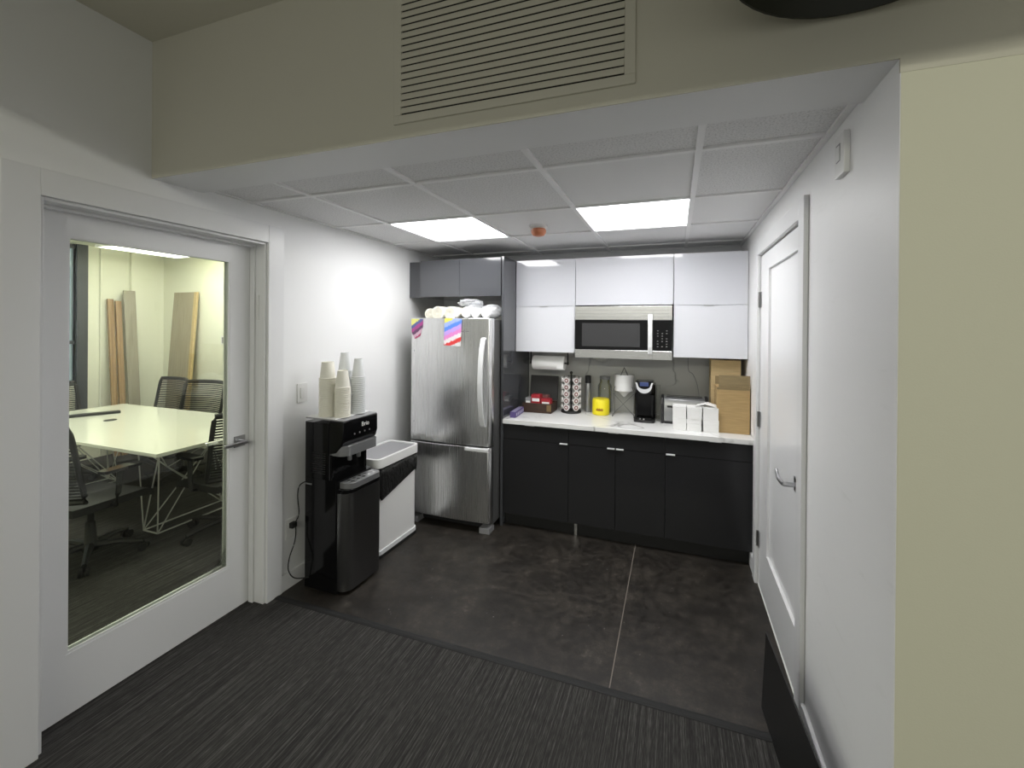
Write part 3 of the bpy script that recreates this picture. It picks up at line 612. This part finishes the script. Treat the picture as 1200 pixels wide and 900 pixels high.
# single-cup brewer
t = thing('coffee_maker', 'black and silver pod coffee maker with a small blue display', 'coffee maker', (-0.232, 3.70, ZT0), 0.0)
bm = BM(); prism(bm, rrect(-0.083, 0.083, -0.13, 0.13, 0.035), 0, 0.022); obj('drip_base', bm, M['blackm'], t, smooth=True)
bm = BM(); prism(bm, rrect(-0.083, 0.083, -0.04, 0.13, 0.03), 0.022, 0.30); obj('rear_body', bm, M['blackp'], t, smooth=True)
obj('drip_tray', bx(-0.06, 0.06, -0.122, -0.042, 0.022, 0.040, bev=0.006), M['blackp'], t)
bm = BM(); prism(bm, rrect(-0.080, 0.080, -0.112, -0.041, [0.03, 0.004, 0.004, 0.03]), 0.06, 0.225); obj('front_shroud', bm, M['blackp'], t, smooth=True)
bm = BM(); prism(bm, rrect(-0.072, 0.072, -0.125, 0.03, [0.05, 0.01, 0.01, 0.05], 8), 0.226, 0.335); obj('brew_head', bm, M['blackp'], t, smooth=True, bevel=0.01)
bm = BM(); ps = []
for k in range(17):
    a = PI+PI*k/16; ps.append((0.062*math.cos(a), 0.300+0.062*math.sin(a)))
outer = ps+[(0.070, 0.325), (0.056, 0.325)]+[(0.047*math.cos(2*PI-PI*k/16), 0.300+0.028*math.sin(2*PI-PI*k/16)) for k in range(17)]+[(-0.056, 0.325), (-0.070, 0.325)]
prism(bm, outer, -0.1285, -0.1255, lambda p: (p[0], p[2], p[1])); obj('silver_trim', bm, mat('bright_silver', (0.75, 0.76, 0.78), 0.3, 0.2), t)
obj('display', bx(-0.034, 0.034, -0.128, -0.1255, 0.296, 0.328), M['lcd'], t)
bm = BM()
for x in (-0.03, 0.0): lathe(bm, [(0.007, -0.131), (0.007, -0.128)], 10, (x, 0, 0.03), 'y')
obj('button', bm, M['silverp'], t)
bm = BM(); prism(bm, rrect(0.086, 0.118, -0.03, 0.12, 0.012), 0.02, 0.285); obj('water_tank', bm, M['jar'], t, smooth=True)
# white cone dispenser on wire stand
t = thing('coffee_dripper', 'white cylinder with cone base held in a wire stand', 'coffee dripper', (-0.415, 3.80, ZT0), 0.0)
bm = BM(); lathe(bm, [(0.008, 0.165), (0.055, 0.215), (0.082, 0.222), (0.084, 0.36), (0.080, 0.362), (0.078, 0.226)], 28); obj('cone_body', bm, M['whitep'], t, smooth=True)
bm = BM(); 
for sx in (-1, 1):
    for sy in (-1, 1): tube(bm, [(sx*0.09, sy*0.07, 0.0), (sx*0.088, sy*0.05, 0.22), (0.0, 0.0, 0.42)], 0.0028, 6)
    tube(bm, [(sx*0.09, -0.07, 0.02), (-sx*0.086, -0.06, 0.20)], 0.0022, 6); tube(bm, [(sx*0.09, -0.07, 0.002), (sx*0.09, 0.07, 0.002)], 0.0028, 6)
obj('wire_stand', bm, M['gcase'], t, smooth=True)
# glass jar and yellow tin
t = thing('canister', 'bright yellow canister with brown lettering patch', 'canister', (-0.615, 3.79, ZT0), 0.0)
bm = BM(); lathe(bm, [(0.068, 0.0), (0.075, 0.006), (0.075, 0.125), (0.070, 0.132)], 28); obj('body', bm, M['yellow'], t, smooth=True)
bm = BM()
for k in range(7):
    a0 = -PI/2-0.42+k*0.12
    vs = [bm.verts.new((0.0757*math.cos(a), 0.0757*math.sin(a), z)) for a, z in ((a0, 0.04), (a0+0.10, 0.04), (a0+0.10, 0.060+0.006*(k % 2)), (a0, 0.060))]; bm.faces.new(vs)
obj('printed_mark', bm, M['brownlab'], t)
bm = BM(); lathe(bm, [(0.070, 0.132), (0.070, 0.140), (0.045, 0.142)], 28); obj('lid', bm, M['yellow'], t, smooth=True)
t = thing('glass_jar', 'clear glass storage jar behind the yellow canister', 'jar', (-0.60, 3.905, ZT0), 0.0)
bm = BM(); lathe(bm, [(0.055, 0), (0.062, 0.01), (0.062, 0.24), (0.045, 0.27), (0.045, 0.30)], 24); obj('jar_body', bm, M['jar'], t, smooth=True)
bm = BM(); lathe(bm, [(0.047, 0.30), (0.047, 0.325), (0.02, 0.33)], 20); obj('lid', bm, M['silverp'], t, smooth=True)
t = thing('flask', 'slim brushed metal flask with black cap', 'flask', (-0.745, 3.86, ZT0), 0.0)
bm = BM(); lathe(bm, [(0.026, 0), (0.029, 0.004), (0.029, 0.25), (0.024, 0.262)], 20); obj('body', bm, M['silverp'], t, smooth=True)
bm = BM(); lathe(bm, [(0.026, 0.262), (0.027, 0.268), (0.027, 0.325), (0.020, 0.332)], 20); obj('cap', bm, M['blackm'], t, smooth=True)
# pod carousel
t = thing('pod_carousel', 'black rotating carousel rack beside the dark tea box', 'pod rack', (-0.885, 3.79, ZT0), 0.2)
bm = BM(); lathe(bm, [(0.088, 0), (0.092, 0.006), (0.090, 0.018), (0.02, 0.024)], 28); obj('base', bm, M['blackm'], t, smooth=True)
bm = BM(); lathe(bm, [(0.008, 0.02), (0.008, 0.345), (0.014, 0.35), (0.014, 0.362), (0.004, 0.37)], 10)
for k in range(8):
    a = k*PI/4+PI/8; tube(bm, [(0.018*math.cos(a), 0.018*math.sin(a), 0.33), (0.07*math.cos(a), 0.07*math.sin(a), 0.325), (0.072*math.cos(a), 0.072*math.sin(a), 0.018)], 0.0022, 5)
for z in (0.045, 0.105, 0.165, 0.225, 0.285): tube(bm, [(0.055*math.cos(a*PI/8), 0.055*math.sin(a*PI/8), z) for a in range(16)], 0.002, 5, closed=True)
obj('wire_frame', bm, M['blackm'], t, smooth=True)
def podmesh():
    bm = BM(); lathe(bm, [(0.018, 0.040), (0.024, 0.004), (0.0285, 0.002), (0.0285, 0.0)], 16, (0, 0, 0), 'y'); return bm
pod0 = None
for lv in range(5):
    for k in range(6):
        a = k*PI/3-1.342+PI/6; z = 0.052+lv*0.060; q = (-0.885+0.088*math.cos(a), 3.79+0.088*math.sin(a), ZT0+z)
        if pod0 is None:
            p = thing('coffee_pod', '', 'coffee pod', q, 0, 'coffee pods in the carousel rack'); obj('cup', podmesh(), M['pod'], p, smooth=True)
            bm = BM(); lathe(bm, [(0.020, -0.0006), (0.010, -0.0012)], 16, (0, 0, 0), 'y'); obj('foil_lid', bm, M['podr'], p)
            bm = BM(); lathe(bm, [(0.009, -0.0014), (0.004, -0.0016)], 12, (0, 0, 0), 'y'); obj('lid_print', bm, M['pod'], p); pod0 = p
        else: p = copytree(pod0)
        p.location = q; p.rotation_euler = (0, 0, a+PI/2)
        p['label'] = 'coffee pod with printed foil lid in the ' + ('bottom', 'second lowest', 'middle', 'second highest', 'top')[lv] + ' tier of the black carousel rack'; p['group'] = 'coffee pods in the ' + ('bottom', 'second lowest', 'middle', 'second highest', 'top')[lv] + ' tier of the carousel'
# tea box
t = thing('tea_box', 'dark wooden tea chest with its lid standing open', 'box', (-1.165, 3.74, ZT0), 0.0)
bm = BM(); w2, d2, hh = 0.135, 0.105, 0.085
box(bm, -w2, w2, -d2, -d2+0.010, 0, hh); box(bm, -w2, w2, d2-0.010, d2, 0, hh); box(bm, -w2, -w2+0.010, -d2+0.01, d2-0.01, 0, hh); box(bm, w2-0.010, w2, -d2+0.01, d2-0.01, 0, hh); box(bm, -w2+0.01, w2-0.01, -d2+0.01, d2-0.01, 0, 0.008)
obj('chest', bm, M['dwood'], t, bevel=0.002)
rt = Matrix.Translation((0, d2-0.004, hh+0.003)) @ Matrix.Rotation(math.radians(-10), 4, 'X')
bm = BM(); box(bm, -w2, w2, 0.0, 0.012, 0.0, 0.225, rot=rt); ld = obj('lid', bm, M['carc'], t, bevel=0.002)
obj('divider', bx(-w2+0.011, w2-0.011, 0.0, 0.004, 0.009, hh-0.01), M['dwood'], t)
obj('clasp', bx(0.095, 0.135, -d2-0.004, -d2-0.0005, 0.02, 0.075), mat('aged_brass', (0.22, 0.15, 0.07), 0.4, 0.5), t)
def carton(x, y, z, sx, sy, sz, m1, lab):
    t = thing('tea_carton', lab, 'carton', (x, y, z), 0, 'small cartons in the open tea chest')
    obj('carton', bx(-sx/2, sx/2, -sy/2, sy/2, 0, sz), m1, t, bevel=0.001); obj('label_panel', bx(-sx/2*0.8, sx/2*0.8, -sy/2-0.0012, -sy/2-0.0002, sz*0.60, sz*0.78), M['paperw'], t)
zb = ZT0+0.009
carton(-1.180, 3.69, zb, 0.085, 0.07, 0.150, M['red'], 'taller red carton in the open tea chest'); carton(-1.087, 3.69, zb, 0.085, 0.07, 0.115, M['red'], 'shorter red carton at the right of the open tea chest')
carton(-1.253, 3.69, zb, 0.05, 0.07, 0.118, M['greyp'], 'slim grey carton at the left end of the open tea chest')
carton(-1.150, 3.79, zb, 0.11, 0.07, 0.135, M['podr'], 'dull red carton in the back of the open tea chest')
t = thing('wrap_carton', 'long violet and white carton lying beside the grey end panel', 'box', (-1.300, 3.50, ZT0), -1.50)
obj('carton', bx(-0.13, 0.13, -0.025, 0.025, 0, 0.048), M['purple'], t, bevel=0.001)
bm = BM()
for k in range(5): box(bm, -0.12+k*0.05, -0.09+k*0.05, 0.0252, 0.0262, 0.012, 0.036)
for k in range(5): box(bm, -0.12+k*0.05, -0.09+k*0.05, -0.018, 0.018, 0.0481, 0.0487)
box(bm, -0.1312, -0.1302, -0.018, 0.018, 0.010, 0.04); obj('label_panel', bm, mat('pale_lilac', (0.45, 0.42, 0.58), 0.5), t)
# paper towel
t = thing('paper_towel_holder', 'black under-cabinet holder carrying a paper towel roll', 'towel holder', (-1.085, 3.755, ZB))
bm = BM()
box(bm, -0.18, 0.18, -0.02, 0.02, -0.006, -0.001)
for sx in (-1, 1): box(bm, sx*0.175-0.003, sx*0.175+0.003, -0.012, 0.012, -0.115, -0.006); lathe(bm, [(0.014, -0.006), (0.014, 0.006)], 12, (sx*0.175, 0, -0.105), 'x')
tube(bm, [(-0.175, 0, -0.105), (0.175, 0, -0.105)], 0.006, 8)
obj('bracket', bm, M['blackm'], t)
bm = BM(); lathe(bm, [(0.020, -0.148), (0.062, -0.148), (0.064, -0.145), (0.064, 0.145), (0.062, 0.148), (0.020, 0.148)], 32, (0, 0, 0), 'x', cap0=False, cap1=False)
box(bm, 0.09, 0.145, -0.0655, -0.063, -0.045, 0.012)
o = tag(obj('paper_towel_roll', bm, M['paperw'], smooth=True), 'white paper towel roll hanging under the left wall cabinet', 'paper towel'); o.location = (-1.085, 3.755, ZB-0.105)

# ================================================================== WATER DISPENSER
t = thing('water_dispenser', 'black and stainless water dispenser with cup stacks on top', 'water dispenser', (-2.07, 2.27, 0), -0.03)
def pr(name, poly, z0, z1, m_, bev=0, parent=None, sm=True):
    bm = BM(); prism(bm, poly, z0, z1); return obj(name, bm, m_, parent or t, smooth=sm, bevel=bev)
yh = 0.155
pr('lower_case', rrect(-0.165, 0.105, -yh, yh, 0.012), 0.0, 0.70, M['blackp'])
pr('upper_case', rrect(-0.165, 0.035, -yh, yh, 0.012), 0.701, 1.055, M['blackp'])
bm = BM(); prism(bm, [(0.036, 1.060), (0.036, 0.86), (0.090, 0.875), (0.140, 0.93), (0.152, 0.97), (0.150, 1.075), (0.036, 1.075)], -yh, yh, lambda p: (p[0], p[2], p[1])); obj('head', bm, M['blackp'], t, smooth=True, bevel=0.006)
bm = BM(); prism(bm, rrect(0.036, 0.160, -yh+0.006, yh-0.004, [0.06, 0.03, 0.001, 0.001], 8), 0.856, 0.918); obj('silver_chin', bm, M['silverp'], t, smooth=True, bevel=0.004)
pr('top_cover', rrect(-0.165, 0.152, -yh, yh, 0.015), 1.0755, 1.082, M['greyp'], 0.002)
pr('lower_head_side', rrect(0.036, 0.06, -yh, -yh+0.02, 0.004), 0.701, 0.86, M['blackp']); pr('lower_head_side', rrect(0.036, 0.06, yh-0.02, yh, 0.004), 0.701, 0.86, M['blackp'])
bm = BM(); lathe(bm, [(0.012, 0.800), (0.014, 0.81), (0.014, 0.851)], 12, (0.085, -0.03, 0)); obj('spout', bm, M['silverp'], t, smooth=True)
bm = BM(); lathe(bm, [(0.012, 0.800), (0.014, 0.81), (0.014, 0.851)], 12, (0.085, 0.05, 0)); obj('spout', bm, M['silverp'], t, smooth=True)
pr('drip_tray', rrect(0.1055, 0.195, -yh+0.022, yh-0.006, [0.06, 0.04, 0.002, 0.002], 8), 0.6535, 0.690, M['silverp'], 0.006)
bm = BM()
for k in range(5):
    for j in range(2): lathe(bm, [(0.011, 0.6902), (0.011, 0.6915)], 10, (0.130+0.034*j, -0.085+0.048*k, 0))
obj('tray_vents', bm, M['chrome'], t)
pr('tray_shelf', rrect(0.1055, 0.192, -yh+0.004, yh, [0.06, 0.03, 0.002, 0.002], 8), 0.640, 0.653, M['blackp'], 0.002)
dd = pr('bottle_door', rrect(0.106, 0.182, -yh+0.002, yh, [0.065, 0.02, 0.001, 0.001], 10), 0.022, 0.628, M['steeld'], 0.003)
pr('door_top_cap', rrect(0.106, 0.186, -yh, yh, [0.066, 0.02, 0.001, 0.001], 10), 0.6285, 0.6395, M['blackp'])
bm = BM(); box(bm, -0.155, -0.10, -yh-0.004, -yh, 0.655, 0.665); obj('hinge_clip', bm, M['silverp'], t)
bm = BM()
for k in range(10): box(bm, -0.10, 0.01, -yh-0.0015, -yh, 0.735+k*0.014, 0.739+k*0.014)
obj('side_vents', bm, M['blackm'], t)
textmesh('Brio', 0.040, 0.0006, M['paperw'], t, (0.1535, 0.035, 1.030), (PI/2, 0, PI/2), 'logo_lettering')
bm = BM()
for k in range(4): lathe(bm, [(0.0055, 0.1515), (0.0055, 0.1535)], 10, (0, -0.06+k*0.045, 0.983), 'x')
obj('button', bm, M['silverp'], t)
CORD.parent = t; CORD.data.transform((Matrix.Translation((-2.07, 2.27, 0)) @ Matrix.Rotation(-0.03, 4, 'Z')).inverted())
o = tag(obj('paper_mat', bx(-0.16, 0.085, -0.150, 0.152, 0.0, 0.004), M['paperw']), 'white paper mat under the cup stacks on the water dispenser', 'mat'); o.location = (-2.07, 2.27, 1.0825); o.rotation_euler = (0, 0, -0.03)
# cups
def cupmesh(r0, r1, h):
    bm = BM(); lathe(bm, [(r0*0.9, h-0.006), (r0, h-0.004), (r0, h), (r1, 0.0075), (r1+0.0048, 0.006), (r1+0.0048, 0.0), (r1-0.001, 0.0), (r0-0.002, h-0.006)], 22, cap0=True, cap1=False); return bm
def stack(x, y, n, step, mt, r0, r1, h, lab, grp):
    c0 = None
    for k in range(n):
        if c0 is None: c = c0 = obj('paper_cup', cupmesh(r0, r1, h), mt, smooth=True)
        else: c = c0.copy(); C.objects.link(c)
        c.location = (x+random.uniform(-.0006, .0006), y+random.uniform(-.0006, .0006), 1.087+k*step); tag(c, lab if k < n-1 else lab.replace('cup nested in', 'cup topmost in'), 'cup', grp)
stack(-2.118, 2.185, 21, 0.0120, M['cup'], 0.037, 0.048, 0.108, 'cream paper cup nested in the stack nearest the wall and light switch', 'cups in the stack nearest the wall')
stack(-2.012, 2.200, 17, 0.0115, M['cup'], 0.031, 0.045, 0.112, 'cream paper cup nested in the shortest stack at the dispenser front', 'cups in the shortest stack')
stack(-2.108, 2.325, 22, 0.0130, M['cupp'], 0.028, 0.043, 0.128, 'white cup nested in the tallest stack at the back of the dispenser', 'cups in the tallest stack')
stack(-2.000, 2.330, 20, 0.0125, M['cupp'], 0.027, 0.042, 0.125, 'white cup nested in the stack nearest the fridge', 'cups in the stack nearest the fridge')

# ================================================================== BIN
t = thing('trash_bin', 'white rectangular bin lined with a black bag beside the fridge', 'bin', (-2.115, 2.755, 0), -0.03)
def _r(): pass
def ring(bm, poly, pin, z0, z1):
    n = len(poly); V = [[bm.verts.new((x, y, z)) for x, y in P] for P, z in ((poly, z0), (poly, z1), (pin, z1), (pin, z0))]
    for a in range(4):
        A, Bq = V[a], V[(a+1) % 4]
        for i in range(n): bm.faces.new((A[i], A[(i+1) % n], Bq[(i+1) % n], Bq[i]))
bm = BM(); prism(bm, rrect(-0.135, 0.130, -0.225, 0.235, 0.035), 0.052, 0.60); obj('bin_body', bm, M['whitep'], t, smooth=True)
bm = BM(); prism(bm, rrect(-0.14, 0.145, -0.232, 0.243, 0.04), 0.0, 0.022); obj('base', bm, M['rubber'], t, smooth=True)
bm = BM(); prism(bm, rrect(-0.138, 0.141, -0.229, 0.240, 0.038), 0.0225, 0.0515); obj('base_trim', bm, M['pull'], t, smooth=True)
bm = BM(); P = rrect(-0.143, 0.139, -0.233, 0.243, 0.04, 8); n = len(P); R = []
Q = []
for i, (x, y) in enumerate(P):
    zb_ = 0.475-0.07*math.cos((y+0.10)*7)+0.012*math.sin(i*2.3); off = 1+0.012*math.sin(i*1.9)
    R.append([(x*off, y*off, 0.652), (x*1.03, y*1.012, 0.60), (x*off*1.035, y*1.012, 0.55), (x*1.02, y*1.006, zb_+0.02), (x, y, zb_)])
Vv = [[bm.verts.new(p) for p in r_] for r_ in R]
for i in range(n):
    for k in range(4): bm.faces.new((Vv[i][k], Vv[(i+1) % n][k], Vv[(i+1) % n][k+1], Vv[i][k+1]))
o = obj('bin_bag', bm, M['bag'], t, smooth=True); md = o.modifiers.new('sol', 'SOLIDIFY'); md.thickness = 0.003; md.offset = 1
bm = BM(); ring(bm, rrect(-0.15, 0.150, -0.245, 0.250, 0.045), rrect(-0.130, 0.130, -0.225, 0.230, 0.03), 0.650, 0.717); obj('rim', bm, M['whitep'], t, smooth=True, bevel=0.003)
obj('swing_lid', bx(-0.129, 0.129, -0.224, 0.229, 0.700, 0.709, bev=0.003), M['greyp'], t)

# ================================================================== BLACK BOARD at right wall
o = obj('black_board', bx(-0.003, 0.003, -0.50, 0.50, 0.0, 0.332), M['kick'])
o.location = (0.4105, 1.62, 0.0005); o.rotation_euler = (0, 0.045, 0.066)
tag(o, 'low black board standing on edge along the right wall', 'board')

# ================================================================== MEETING ROOM
t = thing('conference_table', 'long white meeting table on white wire legs behind the glass door', 'table', (-4.80, 2.60, 0))
obj('tabletop', bx(-1.29, 1.29, -0.575, 0.575, 0.708, 0.735, bev=0.004), M['whitelam'], t)
for sx in (-1, 1):
    bm = BM(); cx = sx*0.85; A_ = []
    fx = [(cx-0.085, -0.36), (cx+0.085, -0.36), (cx-0.085, 0.26), (cx+0.085, 0.26)]
    F = [(x, y, 0.008) for x, y in fx]
    tube(bm, [F[0], F[1]], 0.006, 6); tube(bm, [F[2], F[3]], 0.006, 6); tube(bm, [F[0], F[2]], 0.006, 6); tube(bm, [F[1], F[3]], 0.006, 6)
    T = [(cx+sx*0.34, -0.50, 0.706), (cx+sx*0.34, -0.12, 0.706), (cx-sx*0.05, -0.42, 0.706), (cx-sx*0.05, 0.40, 0.706), (cx+sx*0.34, 0.36, 0.706)]
    K = (cx+sx*0.10, -0.30, 0.52); K2 = (cx+sx*0.10, 0.18, 0.52)
    for a, b in ((F[0], T[0]), (F[1], T[0]), (F[0], T[1]), (F[1], T[1]), (F[2], T[1]), (F[3], T[1]), (F[2], T[4]), (F[3], T[4]), (F[2], K), (F[3], K), (K, T[0]), (K, T[2]), (F[0], T[2]), (F[2], T[3]), (K, T[1])): tube(bm, [a, b], 0.005, 6)
    obj('leg', bm, M['wire'], t, smooth=True)
bm = BM(); lathe(bm, [(0.045, 0.7352), (0.05, 0.737), (0.045, 0.741), (0.03, 0.742)], 20, (-0.35, -0.02, 0)); obj('cable_grommet', bm, M['blackm'], t, smooth=True)
o = obj('conference_phone_bar', bx(-0.045, 0.045, -0.27, 0.27, 0.0, 0.022, bev=0.006), M['blackm']); o.location = (-5.62, 2.60, 0.7355); o.rotation_euler = (0, 0, -0.45)
tag(o, 'flat black bar device lying on the far end of the meeting table', 'device')
def make_chair():
    t = thing('office_chair', '', 'chair', (0, 0, 0), 0, 'black mesh chairs around the meeting table')
    bm = BM(); lathe(bm, [(0.05, 0.06), (0.055, 0.09), (0.035, 0.12), (0.028, 0.26), (0.02, 0.265), (0.02, 0.40)], 14); obj('gas_column', bm, M['blackm'], t, smooth=True)
    for k in range(5):
        a = PI/2+k*2*PI/5+0.3; ca, sa = math.cos(a), math.sin(a)
        bm = BM(); tube(bm, [(0.03*ca, 0.03*sa, 0.092), (0.16*ca, 0.16*sa, 0.090), (0.30*ca, 0.30*sa, 0.070)], [0.026, 0.020, 0.014], 8); lg = obj('base_leg', bm, M['blackm'], t, smooth=True)
        bm = BM(); nx, ny = -sa, ca
        for s in (-1, 1):
            p = Vector((0.30*ca+nx*0.018*s, 0.30*sa+ny*0.018*s, 0.029)); tube(bm, [p-Vector((nx, ny, 0))*0.009, p+Vector((nx, ny, 0))*0.009], 0.028, 14)
        tube(bm, [(0.30*ca, 0.30*sa, 0.03), (0.30*ca, 0.30*sa, 0.072)], 0.008, 6); obj('caster', bm, M['rubber'], lg, smooth=True)
    bm = BM(); n = 14; V = []
    for i in range(n+1):
        row = []
        for j in range(n+1):
            x = -0.25+0.5*i/n; y = -0.24+0.49*j/n; e = min(1, max(abs(x)/0.25, abs(y-0.005)/0.245)); z = 0.455-0.018*(1-e*e)-(0.03*max(0, (y-0.16)/0.09)**2)
            row.append(bm.verts.new((x*(1-0.06*(abs(y)/0.25)**4), y, z)))
        V.append(row)
    for i in range(n):
        for j in range(n): bm.faces.new((V[i][j], V[i+1][j], V[i+1][j+1], V[i][j+1]))
    r_ = bmesh.ops.extrude_face_region(bm, geom=bm.faces[:]); 
    for v in [q for q in r_['geom'] if isinstance(q, bmesh.types.BMVert)]: v.co.z -= 0.05
    obj('seat', bm, M['mesh'], t, smooth=True)
    bm = BM(); box(bm, -0.10, 0.10, -0.10, 0.10, 0.375, 0.41, bev=0.01); tube(bm, [(-0.09, -0.08, 0.40), (-0.09, -0.26, 0.42), (-0.09, -0.30, 0.52)], 0.014, 8); tube(bm, [(0.09, -0.08, 0.40), (0.09, -0.26, 0.42), (0.09, -0.30, 0.52)], 0.014, 8); obj('mechanism', bm, M['blackm'], t, smooth=True)
    def bp(x, s):      # s in 0..1 up the back
        z = 0.50+0.50*s; y = -0.27-0.04*math.sin(PI*min(1, s*1.1))*0.6-0.10*s**2+0.05*(x/0.23)**2
        return (x*(1-0.05*abs(s-0.6)), y, z)
    bm = BM(); P = [bp(-0.285, k/12) for k in range(13)]+[bp(-0.285+0.57*k/10, 1.0) for k in range(1, 10)]+[bp(0.285, 1-k/12) for k in range(13)]+[bp(0.285-0.57*k/10, 0) for k in range(1, 10)]
    tube(bm, P, 0.017, 8, closed=True); obj('back_frame', bm, M['blackm'], t, smooth=True)
    bm = BM()
    for q in range(1, 24):
        s = q/24; w = 0.0125
        if q % 1 == 0:
            for i in range(8):
                xa_, xb_ = -0.280+0.56*i/8, -0.280+0.56*(i+1)/8
                a, b, c_, d_ = bp(xa_, s-w), bp(xb_, s-w), bp(xb_, s+w), bp(xa_, s+w); bm.faces.new([bm.verts.new(p) for p in (a, b, c_, d_)])
    o = obj('back_mesh', bm, M['mesh'], t); md = o.modifiers.new('s', 'SOLIDIFY'); md.thickness = 0.003
    for s in (-1, 1):
        bm = BM(); tube(bm, [(s*0.20, -0.02, 0.40), (s*0.285, -0.03, 0.42), (s*0.29, -0.02, 0.50), (s*0.28, 0.0, 0.655)], [0.014, 0.016, 0.016, 0.02], 8); ar = obj('armrest', bm, M['blackm'], t, smooth=True)
        bm = BM(); prism(bm, rrect(s*0.28-0.042, s*0.28+0.042, -0.12, 0.13, 0.03), 0.655, 0.675); obj('arm_pad', bm, M['blackp'], ar, smooth=True)
    return t
c0 = make_chair()
CH_ = [((-3.93, 1.86, 0), 0.10, 'black mesh office chair at the near side of the meeting table, back to the camera'),
       ((-5.80, 3.22, 0), PI-0.12, 'black mesh chair at the far table side, left of the pair by the boards'),
       ((-5.12, 3.18, 0), PI+0.10, 'black mesh chair at the far table side, right of the pair by the boards'),
       ((-6.16, 2.68, 0), -PI/2+0.12, 'black mesh chair at the far end of the table by the window'),
       ((-3.45, 2.50, 0), PI/2-0.05, 'black mesh chair at the table end nearest the glass door handle')]
for k, (l, a, lab) in enumerate(CH_):
    c = c0 if k == 0 else copytree(c0); c.location = l; c.rotation_euler = (0, 0, a); c['label'] = lab
# leaning boards
def lean(name, w, thk, h, mt, base_, rz, ang, lab, cat='board'):
    o = obj(name, bx(-w/2, w/2, -thk, 0.0, 0, h, bev=0.002), mt); o.location = base_; o.rotation_euler = (-ang, 0, rz); tag(o, lab, cat); return o
lean('wooden_plank', 0.060, 0.03, 1.98, M['plank'], (-6.62, 3.375, 0.003), PI/2, 0.075, 'narrow brown plank leaning left of the grey one by the window wall', 'plank')
lean('wooden_plank', 0.060, 0.03, 1.96, M['plank'], (-6.60, 3.445, 0.003), PI/2, 0.075, 'narrow brown plank leaning directly against the grey plank', 'plank')
lean('wooden_plank', 0.125, 0.02, 2.10, M['plank2'], (-6.55, 3.55, 0.003), PI/2, 0.080, 'wide grey plank leaning on the window wall of the meeting room', 'plank')
lean('leaning_board', 0.40, 0.02, 2.10, M['plank3'], (-6.30, 3.83, 0.003), 0, 0.068, 'wide taupe board leaning alone on the wall behind the chair pair')
lean('leaning_board', 0.05, 0.03, 2.10, M['card2'], (-6.065, 3.83, 0.003), 0, 0.068, 'thin pale wood strip leaning at the edge of the wide taupe board')
t = thing('power_outlet', 'white double wall outlet in the meeting room by the glass edge', 'outlet', (-5.62, YC, 1.46))
obj('plate', bx(-0.035, 0.035, -0.006, 0.0, -0.06, 0.06), M['whitep'], t); obj('socket', bx(-0.015, 0.015, -0.008, -0.006, -0.04, 0.04), M['greyp'], t)
